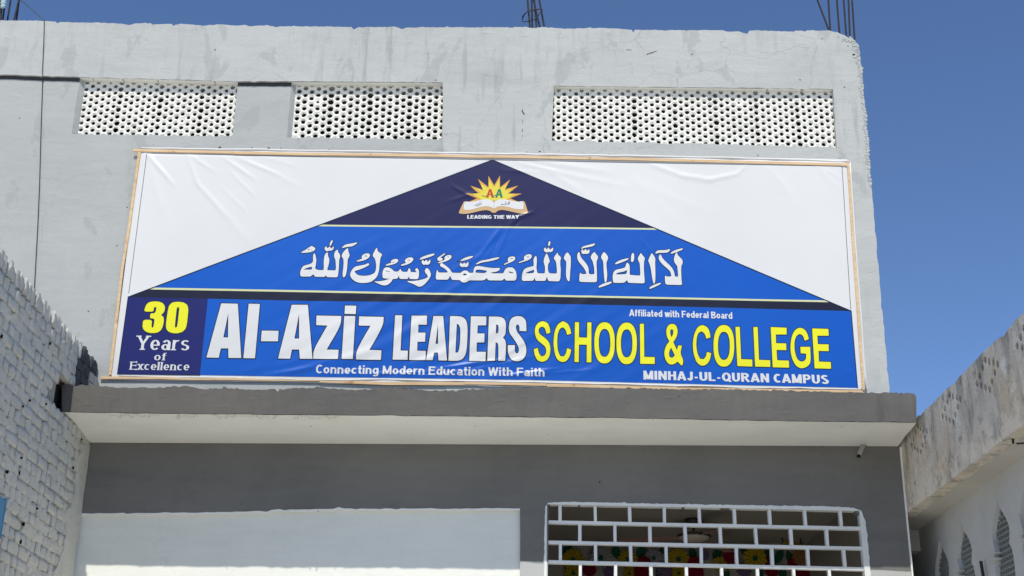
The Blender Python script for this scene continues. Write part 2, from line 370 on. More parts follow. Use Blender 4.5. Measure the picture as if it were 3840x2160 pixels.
# broken render along the right edge
g = Geo(); r = random.Random(5)
for k in range(420):
    t_ = r.random()**.8; i = t_*(len(right)-1); a = right[int(i)]; b = right[min(int(i)+1, len(right)-1)]; f = i-int(i)
    x = a[0]+(b[0]-a[0])*f-1.5-abs(r.gauss(0, 12 if i < 6 else 5)); y = a[1]+(b[1]-a[1])*f+r.uniform(-4, 4); X, Z = XZ(x, y); s_ = r.uniform(.003, .012)
    vs = []
    for q in range(8):
        vs.append((X+s_*(((q & 1)*2-1)*r.uniform(.4, 1)), -.001+s_*.45*(((q >> 1 & 1)*2-1)*r.uniform(.2, 1)), Z+s_*(((q >> 2 & 1)*2-1)*r.uniform(.4, 1))))
    g.add(vs, [(0, 1, 3, 2), (4, 6, 7, 5), (0, 4, 5, 1), (2, 3, 7, 6), (0, 2, 6, 4), (1, 5, 7, 3)])
g.obj('broken_edge', M['parapet'], school, kind='stuff', label='crumbling broken render along the right edge')

# honeycomb vent screens built of blocks
def screen(rc, y, nblk, seed, label):
    x0, x1, z0, z1 = rc; r = random.Random(seed)
    w = empty_child('vent_window', school, label)
    cw = .0548*1.0; rh = .0675; bw = (x1-x0+.05)/nblk; nc = max(4, round(bw/cw)); cw = bw/nc
    for b in range(nblk):
        g = Geo(); bx = x0-.025+b*bw; oz = r.uniform(-.004, .004); oy = r.uniform(-.002, .004)
        for c in range(nc):
            cx = bx+(c+.5)*cw; n0 = -1; col = b*nc+c
            for k in range(int((z1-z0)/rh)+3):
                cz = z0-.03+oz+(k+(.5 if col % 2 else 0))*rh
                if cz < z0-.045 or cz > z1+.045: continue
                R = cw/1.5; hz = rh/2
                hexp = []
                for q in range(6):
                    a0 = q*math.pi/3; a1 = (q+1)*math.pi/3
                    p0 = (R*math.cos(a0), hz/.8660254*math.sin(a0)); p1 = (R*math.cos(a1), hz/.8660254*math.sin(a1))
                    hexp += [p0, ((p0[0]+p1[0])/2, (p0[1]+p1[1])/2)]
                hr = .55*r.uniform(.95, 1.05); edge = (c in (0, nc-1)); jx, jz = r.gauss(0, .0012), r.gauss(0, .0012)
                if edge and c == 0: hr *= r.uniform(1.05, 1.35); jx -= r.uniform(0, .006)
                depth = r.uniform(.004, .007)
                if r.random() < .015: hr *= .7
                vs = []
                for (s, yy, cir) in ((1., 0., 0), (.90, -.001, 0), (.78, .0025, 0), (hr, depth, 1), (hr*.97, .020, 1)):
                    for q, (px, pz) in enumerate(hexp):
                        if cir: px, pz = R*math.cos(q*math.pi/6), R*math.sin(q*math.pi/6)
                        wv = 1+(r.gauss(0, .07) if cir else 0)
                        vs.append((cx+jx*cir+px*s*wv, y+oy+yy, cz+jz*cir+pz*s*wv))
                fs = []
                for a in range(4):
                    for q in range(12): fs.append((a*12+q, a*12+(q+1) % 12, a*12+12+(q+1) % 12, a*12+12+q))
                g.add(vs, fs)
        # block edges: thin grout rib
        o = g.obj('screen_block', M['jali'], w, recalc=False)
        o.parent = w
    g = Geo(); g.box((x0-.03, y+.05, z0-.06), (x0-.0, y+.09, z1+.06)); 
    return w
def empty_child(name, parent, label=None):
    o = bpy.data.objects.new(name, None); o.empty_display_size = .1; scene.collection.objects.link(o); o.parent = parent
    o.matrix_parent_inverse = Matrix.Translation(-Vector(parent_world(parent))); _pw[o.name] = (0, 0, 0)
    if label: o['label'] = label
    return o
screen(R1, .062, 4, 1, 'honeycomb concrete vent screen, leftmost of the three')
screen(R2, .060, 4, 2, 'honeycomb concrete vent screen above the middle of the banner')
screen(R3, .046, 7, 3, 'longest honeycomb concrete vent screen, on the right')
# dark strip under the beam: paint residue plus the beam's shadow painted in
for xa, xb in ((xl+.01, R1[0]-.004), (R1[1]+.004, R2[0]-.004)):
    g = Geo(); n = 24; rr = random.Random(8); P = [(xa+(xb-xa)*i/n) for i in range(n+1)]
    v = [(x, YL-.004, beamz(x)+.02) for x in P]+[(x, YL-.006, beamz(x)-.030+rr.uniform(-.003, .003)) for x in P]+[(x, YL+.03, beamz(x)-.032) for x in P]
    g.add(v, [(i, i+1, n+2+i, n+1+i) for i in range(n)]+[(n+1+i, n+2+i, 2*n+3+i, 2*n+2+i) for i in range(n)]); g.obj('beam_shadow_strip', M['beam_shadow_strip'], school, recalc=False)
# recess ceilings: worn cream render with dirt under the beam
for rc, ya, yb in ((R1, .002, .15), (R2, .002, .15), (R3, .002, .12)):
    n = 40; g = Geo()
    for i in range(n):
        xa = rc[0]+(rc[1]-rc[0])*i/n; xb = rc[0]+(rc[1]-rc[0])*(i+1)/n
        za, zb = (beamz(xa), beamz(xb)) if rc is not R3 else (np.interp(xa, [w3[0][0], w3[1][0]], [w3[0][1], w3[1][1]]), np.interp(xb, [w3[0][0], w3[1][0]], [w3[0][1], w3[1][1]]))
        g.add([(xa, ya, za-.003), (xb, ya, zb-.003), (xb, yb, zb-.004), (xa, yb, za-.004)], [(0, 1, 2, 3)])
    g.obj('recess_soffit', M['cream'], school, recalc=False)
# upper room
g = Geo(); zf, zc = 4.97, XZ(1500, 300)[1]+.02
for b in (((-6.2, .24, zf-.15), (3.05, 5.5, zf)), ((-6.2, .26, zc+.02), (3.05, 5.5, zc+.2)), ((-6.2, 5.5, zf-.15), (3.05, 5.7, zc+.2)), ((-6.4, .24, zf-.15), (-6.2, 5.7, zc+.2))): g.box(*b)
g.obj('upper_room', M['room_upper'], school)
g = Geo(); g.box((2.87, .241, 4.83), (XZ(3230, 300)[0]-.03, 5.45, 8.0)); g.obj('side_wall', M['wall'], school)

# ------------------------------------------------------------------ ground floor wall with recessed panel and grille window
z_in = lambda X: np.interp(X, [-3.3, 3.1], [XZ(341, 1660)[1], XZ(3366, 1674)[1]])
pan_top = W(rough_line([(300, 1927), (800, 1922), (1250, 1908), (1270, 1903), (1290, 1909), (1950, 1907)], 22, 1.1, 12))
pan_r = [XZ(1950, 1908), XZ(1951, 2000), XZ(1952, 2160)]; xpr = pan_r[2][0]
gl = 1.0  # bottom of the openings
xr = XZ(3400, 1960)[0]-.003
wbx0, wbx1 = XZ(2047, 2000)[0], XZ(3243, 2050)[0]
ztl, ztr = XZ(2050, 1890)[1], XZ(3229, 1915)[1]
hole_w = [(wbx0+.02, ztl-.004)]+rough_line([(wbx0+.02, ztl), (wbx1-.06, ztr+.005)], .06, .003, 31)[1:]+[(wbx1-.02, ztr-.03)]+rough_line([(wbx1-.0, ztr-.12), (wbx1+.012, gl)], .06, .003, 33)+[(wbx0-.005, gl)]
outl3 = [(-3.32, 4.75), (xr, 4.75), (xr, 0), (xpr, 0), (xpr, .9)]+[pan_r[1], pan_r[0]]+pan_top[::-1][1:]+[(-3.34, pan_top[0][1])]
outl3 = [(-3.34, 4.44), (xr, 4.46), (xr, 0), (xpr, 0)]+pan_r[::-1][1:]+pan_top[::-1][1:]+[(-3.34, pan_top[0][1])]
plate('lower_wall', [outl3, hole_w], 0., .13, M['dark'], school, label='dark grey painted ground floor wall')
g = Geo(); g.box((-3.5, .034, 0), (xpr-.0005, .25, 4.0)); g.obj('recessed_panel', M['white'], school, label='white painted walled-up opening left of the grille')
g = Geo(); v = [(p[0], 0.003, p[1]+.0) for p in pan_top]; n = len(v)
v2 = [(a, .033, c-.001) for a, b, c in v]
v3 = [(a, -.003, c+.001) for a, b, c in v]; v4 = [(a, -.003, c-.015+random.Random(int(a*999)).uniform(-.002, .001)) for a, b, c in v]
g.add(v3+v4, [(i, i+1, n+i+1, n+i) for i in range(n-1)]); v5 = [(a, .0335, c) for a, b, c in v4]; g.add(v4+v5, [(i, i+1, n+i+1, n+i) for i in range(n-1)])
g.obj('panel_lip', M['cream'], school, recalc=False)

# canopy slab
PR = .65
def SX(x, y): p = on_y(x, y, -PR); return (p[0], p[2])
s_top = rough_line([(232, 1444), (280, 1446), (330, 1442), (420, 1452), (560, 1455), (700, 1446), (760, 1458), (860, 1456), (960, 1462), (1200, 1453), (1330, 1462), (1480, 1452), (1520, 1454), (1600, 1466), (1740, 1462), (2000, 1452), (2400, 1456), (2800, 1461), (3210, 1472), (3400, 1474), (3428, 1478), (3436, 1490)], 10, 1.6, 21)
s_bot = rough_line([(3437, 1583), (2900, 1577), (2300, 1566), (1700, 1560), (1200, 1555), (700, 1551), (231, 1544)], 24, .8, 22)
ct = [SX(*p) for p in s_top]; cb = [SX(*p) for p in s_bot]
cont = ct+cb
vv, ff = tri([[cont]])
n = len(vv)
nzf = (rng.rand(n)-.5)*.006
xrL, xrR = ct[0][0], ct[-1][0]
def back(x): # right end of the slab runs slightly skew
    return x+(x-xrL)/(xrR-xrL)*(.035)
V = [(a, -PR+nzf[i], b) for i, (a, b) in enumerate(vv)]+[(back(a), -.002, b+.0) for a, b in vv]
F = [tuple(t) for t in ff]+[tuple(int(i)+n for i in t[::-1]) for t in ff]; cnt = {}
for t_ in ff:
    for i in range(3):
        a, b = int(t_[i]), int(t_[(i+1) % 3]); key = (min(a, b), max(a, b)); cnt[key] = None if key in cnt else (a, b)
for k_, e_ in cnt.items():
    if e_: F.append((e_[1], e_[0], e_[0]+n, e_[1]+n))
mobj('canopy_slab', V, F, M['slab'], school, label='grey cement canopy slab under the banner')
# painted underside
g = Geo(); nb = 60; rows = []
fb = [(XZ(341+(3366-341)*i/nb, 1660+(14)*i/nb)) for i in range(nb+1)]
for i in range(nb+1):
    f = i/nb; xf = cb[-1][0]+(cb[0][0]-cb[-1][0])*f; zf_ = np.interp(xf, [p[0] for p in cb[::-1]], [p[1] for p in cb[::-1]])-.003
    xb, zb = fb[i]
    rows.append([(xf+(xb-xf)*k/6, -PR+.004+(PR-.006)*k/6, zf_+(zb-zf_)*k/6+(.004*math.sin(i*.7+k) if 0 < k < 6 else 0)) for k in range(7)])
v = [p for r_ in rows for p in r_]; f = [(i*7+k, i*7+k+1, (i+1)*7+k+1, (i+1)*7+k) for i in range(nb) for k in range(6)]
mobj('canopy_soffit', v, f, M['cream'], school, smooth=True)
rr = random.Random(12); g = Geo(); x = -3.0
while x < -1.3:
    y0_ = -PR+rr.uniform(.03, .05); zz_ = 4.44-.006; L_ = rr.uniform(.03, .07); c_ = rr.choice((-1, 1)); k_ = rr.uniform(.2, 1)
    P = [(x+L_*t_/5, y0_+k_*.05*math.sin(t_*1.3)*c_, 0) for t_ in range(6)]
    def zs_(x_, y_): f_ = (y_+PR)/PR; return float(np.interp(x_, [p[0] for p in cb[::-1]], [p[1] for p in cb[::-1]]))*(1-f_)+float(np.interp(x_, [fb[0][0], fb[-1][0]], [fb[0][1], fb[-1][1]]))*f_-.0085
    for a_, b_ in zip(P[:-1], P[1:]):
        d_ = math.hypot(b_[0]-a_[0], b_[1]-a_[1]); nx_, ny_ = -(b_[1]-a_[1])/d_*.002, (b_[0]-a_[0])/d_*.002
        g.add([(a_[0]+nx_, a_[1]+ny_, zs_(a_[0], a_[1])), (b_[0]+nx_, b_[1]+ny_, zs_(b_[0], b_[1])), (b_[0]-nx_, b_[1]-ny_, zs_(b_[0], b_[1])), (a_[0]-nx_, a_[1]-ny_, zs_(a_[0], a_[1]))], [(0, 1, 2, 3)])
    x += L_+rr.choice((.01, .015, .02, .12))
g.obj('scuff_mark', mat('pale_grey_smudge', (.50, .48, .43), .9, .1), school, kind='stuff', label='faint grey scuffs along the front of the canopy underside')
g = Geo(); g.box((-3.29, 0.002, 4.3), (3.09, .2, 4.60)); g.obj('canopy_beam', M['dark'], school)

# corner trim, sunlit
g = Geo(); pts = [XZ(3367, 1674), XZ(3424, 2160)]
g.box((xr+.001, -.012, 0), (xr+.013, .25, XZ(3367, 1676)[1]-.004)); g.obj('corner_trim', M['cream'], school)

# drain spout under the slab
a = on_y(3236, 1674, -.03); b = on_y(3220, 1711, -.16)
sp = empty('drain_spout', 'short grey plastic drain spout poking out below the canopy slab', 'drain pipe', tuple(map(float, a)))
g = Geo(); g.tube([a+np.array([.03, .03, .03]), a, b], [.021, .019, .018], 14, cap=False); g.obj('pipe', M['pipe'], sp, smooth=True)
d = (b-a)/np.linalg.norm(b-a); g = Geo(); g.tube([b-d*.03, b-d*.004], .0135, 12); g.obj('hole_shade', M['hole_shade'], sp)  # black plug paints in the dark of the pipe mouth
g = Geo(); rr = random.Random(2)
for k in range(9): 
    c = a+np.array([rr.uniform(-.045, .04), rr.uniform(.0, .03), rr.uniform(.022, .04)]); s_ = rr.uniform(.010, .017)
    g.add([(c[0]+s_*math.cos(q*1.05)*rr.uniform(.6, 1.1), c[1]-s_*.4, c[2]+s_*math.sin(q*1.05)*rr.uniform(.5, .9)) for q in range(6)]+[(c[0]+s_*1.1*math.cos(q*1.05), c[1]+.02, c[2]+s_*math.sin(q*1.05)) for q in range(6)], [tuple(range(6))]+[(q, (q+1) % 6, 6+(q+1) % 6, 6+q) for q in range(6)])
g.obj('mortar_blob', M['cream'], sp, smooth=True)

# ------------------------------------------------------------------ grille window
gw = empty_child('grille_window', school, 'wide window behind a white brick-pattern grille')
def band(name, pts, hw, y0, y1, seed):
    g = Geo(); r = random.Random(seed); v = []
    for x, z in pts: 
        a = hw*r.uniform(.93, 1.07); v += [(x, y0, z-a), (x, y0, z+a), (x, y1, z+a), (x, y1, z-a)]
    f = [(0, 1, 2, 3), tuple(len(v)-4+i for i in (3, 2, 1, 0))]
    for i in range(len(pts)-1):
        for k in range(4): f.append((i*4+k, (i+1)*4+k, (i+1)*4+(k+1) % 4, i*4+(k+1) % 4))
    g.add(v, f); return g.obj(name, M['grille'], gw)
def z8(x, y): return (1900+x/1.84, 1850+y/1.84)
rows_px = [((275, 200), (2460, 245)), ((272, 340), (2480, 382)), ((265, 474), (2490, 525))]
zrows = []
for a_, b_ in rows_px:
    A, B = XZ(*z8(*a_), .03), XZ(*z8(*b_), .03); zrows.append((A[1], B[1]))
ztop = (XZ(*z8(275, 72), .03)[1], XZ(*z8(2440, 116), .03)[1])
dz = ((ztop[0]-zrows[2][0])/3, (ztop[1]-zrows[2][1])/3)
for k in range(3, 7): zrows.append((zrows[-1][0]-.157, zrows[-1][1]-.157))
allz = [ztop]+zrows
def zr(k, X): f = (X-wbx0)/(wbx1-wbx0); return allz[k][0]+(allz[k][1]-allz[k][0])*f
hb = .0122
for k in range(1, len(allz)): band('bar', [(wbx0+(wbx1-wbx0)*i/12, zr(k, wbx0+(wbx1-wbx0)*i/12)) for i in range(13)], hb, .012, .062, k)
vx = [[368, 610, 848, 1088, 1328, 1570, 1812, 2055, 2300], [505, 747, 988, 1230, 1473, 1717, 1960, 2207], [370, 613, 855, 1100, 1343, 1585, 1830, 2077, 2325], [508, 752, 995, 1240, 1483, 1730, 1980, 2225]]
yy = [140, 280, 420, 560]
cols = [[XZ(*z8(x, yy[k]), .03)[0] for x in vx[k]] for k in range(4)]
for k in range(len(allz)-1):
    cc = cols[k] if k < 4 else cols[2+k % 2]
    for i, X in enumerate(cc):
        g = Geo(); za, zb = zr(k, X)-hb-.0005, zr(k+1, X)+hb+.0005; r = random.Random(k*20+i); w_ = .0115*r.uniform(.92, 1.08); dx = r.gauss(0, .0015)
        v = []
        for z_, s_ in ((za, 0), (zb, dx)): v += [(X-w_+s_, .013, z_), (X+w_+s_, .013, z_), (X+w_+s_, .061, z_), (X-w_+s_, .061, z_)]
        g.add(v, [(0, 1, 2, 3), (4, 7, 6, 5), (0, 4, 5, 1), (1, 5, 6, 2), (2, 6, 7, 3), (3, 7, 4, 0)]); g.obj('bar', M['grille'], gw)
# ragged plaster border round the grille
inn = [(wbx0+.008, zr(0, wbx0)-.012), (wbx1-.02, zr(0, wbx1)-.012), (wbx1-.008, gl-.05), (wbx0+.006, gl-.05)]
inn = [(XZ(2051, 1891)[0], XZ(2051, 1891)[1]), (XZ(3222, 1916)[0], XZ(3222, 1916)[1]), (XZ(3250, 2160)[0]+.004, gl-.05), (XZ(2049, 2160)[0], gl-.05)]
out_ = rough_line([(XZ(2044, 1890)[0], gl-.05), XZ(2041, 1985), XZ(2045, 1900), XZ(2056, 1886)], .02, .0014, 41)[:-1]+rough_line([XZ(2056, 1886), XZ(2150, 1882), XZ(2400, 1888), XZ(2700, 1893), XZ(3100, 1899), XZ(3200, 1904)], .02, .0013, 42)[:-1]+rough_line([XZ(3200, 1904), XZ(3230, 1916), XZ(3246, 1960), XZ(3256, 2060), XZ(3265, 2160), (XZ(3265, 2160)[0]+.012, gl-.05)], .02, .0018, 43)
plate('frame', [out_, inn], -.004, .075, M['grille'], gw)
# lower room
g = Geo(); rx0, rx1, ry1, rz1 = -.4, 3.03, 3.2, 4.31
for b in (((rx0-.1, .25, rz1), (rx1+.06, ry1, rz1+.15)), ((rx0-.1, ry1, .1), (rx1+.06, ry1+.12, rz1+.15)), ((rx0-.2, .25, .1), (rx0, ry1, rz1)), ((rx1, .132, .1), (rx1+.06, ry1, rz1)), ((rx0-.1, .12, .05), (rx1+.06, ry1, .1)), ((rx0-.1, .26, 0.1), (rx0+.5, .3, rz1))): g.box(*b)
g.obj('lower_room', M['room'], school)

# ================================================================== BANNER
BY = -.007                       # mean plane of the vinyl sheet, in front of the wall
folds = []                       # (x0,z0,x1,z1, height, half width) ridges in the vinyl
def fold(p0, p1, h, w, Y=BY):
    a = XZ(*p0, Y); b = XZ(*p1, Y); folds.append((a[0], a[1], b[0], b[1], h, w))
for a, b, h, w in [
    ((552, 578), (640, 680), .010, .022), ((552, 578), (600, 760), .004, .04), ((705, 590), (742, 690), .006, .022), ((742, 690), (840, 800), .007, .026), ((840, 800), (930, 900), .004, .04), ((715, 585), (800, 640), .005, .02),
    ((850, 600), (945, 665), .006, .022), ((870, 650), (950, 730), .004, .02), ((840, 710), (920, 790), .003, .02), ((910, 600), (1030, 650), .006, .022), ((1030, 650), (1120, 700), .003, .03), ((990, 590), (1100, 620), .003, .02),
    ((600, 760), (660, 900), .003, .06), ((1960, 615), (2080, 640), .005, .018), ((1900, 640), (2050, 650), .003, .02), ((2010, 630), (2300, 690), .004, .03), ((1990, 600), (2250, 640), .006, .035), ((2070, 650), (2180, 720), .004, .03),
    ((2450, 620), (2560, 660), .008, .028), ((2560, 660), (2660, 675), .009, .03), ((2660, 675), (2760, 655), .008, .026), ((2760, 655), (2800, 620), .005, .02), ((2420, 700), (2640, 790), .003, .05), ((2400, 690), (2520, 820), .003, .05), ((2880, 640), (3000, 780), .004, .05), ((3060, 620), (3130, 700), .004, .03), ((2870, 620), (2960, 720), .003, .03), ((3100, 640), (3150, 668), .005, .015),
    ((1866, 872), (1800, 960), .012, .020), ((1880, 880), (1850, 940), -.007, .014), ((1800, 960), (1690, 1020), .006, .03), ((1905, 862), (1865, 960), .007, .014), ((1840, 940), (1740, 1060), .005, .026), ((1930, 820), (1990, 800), .010, .014), ((1920, 836), (1970, 806), .006, .012), ((1935, 845), (1950, 820), -.008, .008),
    ((1700, 1010), (1560, 1120), .004, .035), ((1800, 1010), (1640, 1130), .004, .03), ((1560, 900), (1430, 960), .003, .04), ((1640, 880), (1480, 1010), .003, .04), ((1440, 890), (1300, 960), .003, .05), ((1980, 960), (1900, 1090), .003, .04), ((1700, 700), (1760, 735), .004, .02), ((1690, 755), (1800, 715), .004, .018), ((2410, 903), (2450, 960), .006, .012),
    ((1180, 1395), (1480, 1290), .006, .045), ((1060, 1405), (1330, 1330), .008, .03), ((1000, 1408), (1180, 1380), .007, .022), ((1300, 1320), (1500, 1180), .006, .05), ((1420, 1330), (1610, 1170), .005, .04), ((1500, 1350), (1740, 1170), .006, .045), ((1600, 1260), (1830, 1140), .005, .04), ((1700, 1290), (1880, 1130), .004, .035), ((1840, 1240), (1990, 1130), .004, .04),
    ((1420, 1404), (1560, 1398), .009, .012), ((1240, 1405), (1480, 1400), .004, .014), ((1500, 1412), (1700, 1375), .009, .016), ((1700, 1375), (1870, 1352), .014, .013), ((1540, 1416), (1760, 1392), .009, .014), ((1870, 1352), (1960, 1290), .007, .018), ((1760, 1392), (1990, 1340), .007, .02), ((1880, 1412), (2080, 1385), .013, .014), ((1950, 1408), (2190, 1390), .008, .018), ((2000, 1390), (2150, 1300), .005, .04), ((2190, 1395), (2360, 1330), .003, .04), ((1450, 1395), (1650, 1330), .006, .025), ((1150, 1330), (1260, 1230), .004, .05), ((900, 1395), (1150, 1350), .004, .035), ((3170, 1390), (3190, 1400), .005, .01),
    ((2100, 1250), (2230, 1100), .003, .05), ((620, 880), (560, 1000), .002, .06), ((2700, 1180), (2790, 1050), .002, .07)]:
    fold(a, b, h*1.0, w)
FO = np.array(folds)
FO[:, 5] = np.maximum(FO[:, 5]*1.15, .019); FO[:, 4] *= np.clip(FO[:, 5]/.030, .45, .85)*.62
def refine_mask(P):
    d = .012; h0 = relief(P)
    c = abs(relief(P+[d, 0])+relief(P-[d, 0])-2*h0)+abs(relief(P+[0, d])+relief(P-[0, d])-2*h0)+abs(relief(P+[d, d])+relief(P-[d, d])-2*h0)*.5
    return c > .00035
def relief(P):
    """height of the vinyl towards the viewer at points (x, z)"""
    P = np.asarray(P, float); x, z = P[:, 0], P[:, 1]; h = np.zeros(len(P))
    for ax, az, bx, bz, a, w in FO:
        L = math.hypot(bx-ax, bz-az); dx, dz = (bx-ax)/L, (bz-az)/L
        s = ((x-ax)*dx+(z-az)*dz)/L; d = (x-ax)*-dz+(z-az)*dx
        env = np.where((s > -.25) & (s < 1.25), np.clip(np.sin(np.clip((s+.25)/1.5, 0, 1)*math.pi), 0, 1)**.8, 0)
        dd = d/w; prof = np.exp(-dd*dd*1.6)
        h += a*env*prof
    # slow sag and soft diagonal ripples over the middle
    cxm = np.exp(-((x+.35)/1.6)**2)*np.exp(-((z-5.15)/.9)**2)
    ph = (x*.62-z*.95)
    h += .0014*cxm*(np.sin(ph*31+1.5*np.sin(z*3.1+x))+.7*np.sin(ph*53+2*np.sin(x*2.3)))
    h += .004*np.sin(x*1.7+.6)*np.sin(z*2.3+x*.4)
    ex = np.clip(np.minimum(x+3.23, 2.92-x)/.10, 0, 1); ez = np.clip(np.minimum(z-4.90, 6.99-z)/.05, 0, 1)
    return np.maximum(h, -.003)*np.minimum(ex, ez)+.004*ex*ez
REFINE = refine_mask
bann = empty('banner', 'wide white and blue vinyl school banner nailed to the wall on wooden battens', 'banner', (-.17, BY, 4.9))
def vnorm(vv):
    d = .003; gx = (relief(vv+[d, 0])-relief(vv-[d, 0]))/(2*d); gz = (relief(vv+[0, d])-relief(vv-[0, d]))/(2*d)
    q = np.stack([-gx, -np.ones(len(vv)), -gz], 1); return q/np.linalg.norm(q, axis=1)[:, None]
def sheet(name, pieces, layer, m, step=.03, label=None, parent=None, smooth=True):
    vv, ff = tri(pieces, step, True)
    y = BY-relief(vv)-layer
    o = mobj(name, [(a, y[i], b) for i, (a, b) in enumerate(vv)], ff, m, parent or bann, smooth=smooth, recalc=False, label=label)
    o.data.normals_split_custom_set_from_vertices([tuple(q) for q in vnorm(vv)]); return o
BW = lambda pts: [XZ(x, y, BY) for x, y in pts]
# vinyl sheet (with thickness), folded over the battens
bc = BW([(526, 566), (700, 570), (880, 566), (1400, 574), (1900, 577), (2500, 588), (3181, 604)])
bl = BW([(520, 566), (410, 1419)]); 
outer = BW([(528, 561), (870, 562), (880, 560), (1900, 577), (2600, 590), (3186, 604), (3212, 1000), (3243, 1464), (2600, 1455), (2000, 1446), (1300, 1433), (430, 1423), (415, 1405), (484, 850)])
x0, x1, z0, z1 = -3.20, 2.895, BW([(420, 1419)])[0][1], BW([(1900, 578)])[0][1]
vv, ff = tri([[[(x0, z0), (x1, z0), (x1, z1), (x0, z1)]]], .03, True); hh = relief(vv); n = len(vv)
v = [(a, BY-hh[i], b) for i, (a, b) in enumerate(vv)]+[(a, BY-hh[i]+.0012, b) for i, (a, b) in enumerate(vv)]
vs_o = mobj('vinyl_sheet', v, [tuple(t) for t in ff]+[tuple(int(i)+n for i in t[::-1]) for t in ff], M['v_white'], bann, smooth=True, recalc=False)
nq = vnorm(vv); vs_o.data.normals_split_custom_set_from_vertices([tuple(q) for q in nq]+[tuple(-q) for q in nq])

apex = (1847, 601); Lc = (481, 1114.5); Rc = (3191.5, 1167)
def onl(y): f = (y-apex[1])/(Lc[1]-apex[1]); return (apex[0]+(Lc[0]-apex[0])*f, y)
def onr(y): f = (y-apex[1])/(Rc[1]-apex[1]); return (apex[0]+(Rc[0]-apex[0])*f, y)
l1a, l1b = onl(843), onr(857); l2a, l2b = onl(1079), onr(1127)
l1c, l1d = onl(849), onr(863); l2c, l2d = onl(1086), onr(1134)
LB = [(481, 1114.5), (780, 1121), (1140, 1129.5), (1960, 1138.5), (2600, 1152), (3191.5, 1167)]
bot = [(441, 1402.5), (750, 1407), (1140, 1414), (2000, 1425), (2700, 1443), (3215, 1455)]
sheet('navy_gable', [[BW([apex, l1b, l1a])]], .0024, M['v_navytop'])
sheet('upper_stripe', [[BW([l1a, l1b, l1d, l1c])]], .0026, M['v_line'])
sheet('blue_field', [[BW([l1c, l1d, l2b, l2a])]], .0024, M['v_blue'])
sheet('lower_stripe', [[BW([l2a, l2b, l2d, l2c])]], .0026, M['v_line'])
sheet('dark_band', [[BW([l2c, l2d]+LB[::-1])]], .0024, M['v_band'])
sheet('navy_corner', [[BW([LB[0], LB[1], bot[1], bot[0]])]], .0024, M['v_navy'])
sheet('blue_strip', [[BW(LB[1:]+bot[:0:-1])]], .0024, M['v_blue'])
def ribbon_pts(c, w, closed=True):
    c = [np.array(p, float) for p in c]; n = len(c); q = []
    for i in range(n if closed else n-1):
        a, b = c[i], c[(i+1) % n]; d = b-a; L = np.linalg.norm(d)
        if L < 1e-6: continue
        d /= L; nn_ = np.array([-d[1], d[0]]); q.append([tuple(a-nn_*w-d*w*.8), tuple(b-nn_*w+d*w*.8), tuple(b+nn_*w+d*w*.8), tuple(a+nn_*w-d*w*.8)])
    return q
def ribbons(name, contours, w, layer, m, closed=True, parent=None):
    V = []; F = []
    for ci, c in enumerate(contours):
        c = subdiv(c, .014) if closed else [p for i in range(len(c)-1) for p in subdiv([c[i], c[i+1]], .014)[:max(1, int(math.ceil(math.dist(c[i], c[i+1])/.014)))]]+[c[-1]]
        for k, q in enumerate(ribbon_pts(c, w, closed)):
            b = len(V); off = layer+.00012*(k % 3)+.0004*(ci % 2)
            V += [(a, off, z) for a, z in q]; F.append((b, b+1, b+2, b+3))
    P = np.array([(v[0], v[2]) for v in V]); h = relief(P)
    return mobj(name, [(v[0], BY-h[i]-v[1], v[2]) for i, v in enumerate(V)], F, m, parent or bann, recalc=False, smooth=True)
ribbons('gable_outline', [BW([Lc, apex, Rc])], .0045, .0036, M['v_black'], closed=False)
ribbons('border_line', [BW([(483, 1100), (552, 576), (3157, 625), (3190, 1160)])], .0022, .0016, M['v_ink'], closed=False)
ribbons('edge_line', [BW([Lc, bot[0], bot[1]]), BW([Rc, bot[-1]])], .0035, .0036, M['v_black'], closed=False)

def lettering(name, pieces, m, outline=.0075, lay=.0050, label=None, om=None, step=.03, px=True):
    if px: pieces = [[BW(c) for c in pc] for pc in pieces]
    o = sheet(name, pieces, lay, m, step, label)
    if outline: ribbons('letter_outline', [c for pc in pieces for c in pc], outline, lay-.0013, om or M['v_black'], parent=o)
    return o
def ell(cx, cy, rx, ry, n=36, p=2.35): return [(cx+rx*math.copysign(abs(math.cos(t))**(2/p), math.cos(t)), cy+ry*math.copysign(abs(math.sin(t))**(2/p), math.sin(t))) for t in [2*math.pi*(k+.5)/n for k in range(n)]]
def smooth_c(c):
    """one round of corner rounding that keeps the outline close to its points"""
    out = []; n = len(c)
    for i in range(n):
        a, b = c[i], c[(i+1) % n]
        out += [(a[0]*.8+b[0]*.2, a[1]*.8+b[1]*.2), (a[0]*.2+b[0]*.8, a[1]*.2+b[1]*.8)]
    return out

def smooth_o(c):
    out = []; n = len(c)
    for i in range(n):
        p, q, r_ = np.array(c[i-1]), np.array(c[i]), np.array(c[(i+1) % n]); a = q-p; b = r_-q
        ang = abs(math.atan2(a[0]*b[1]-a[1]*b[0], a@b))
        if .06 < ang < .95: 
            for t_ in (0, .25, .5, .75, 1): out.append(tuple((1-t_)**2*(q-a*.42)+2*t_*(1-t_)*q+t_*t_*(q+b*.42)))
        else: out.append(tuple(q))
    return out
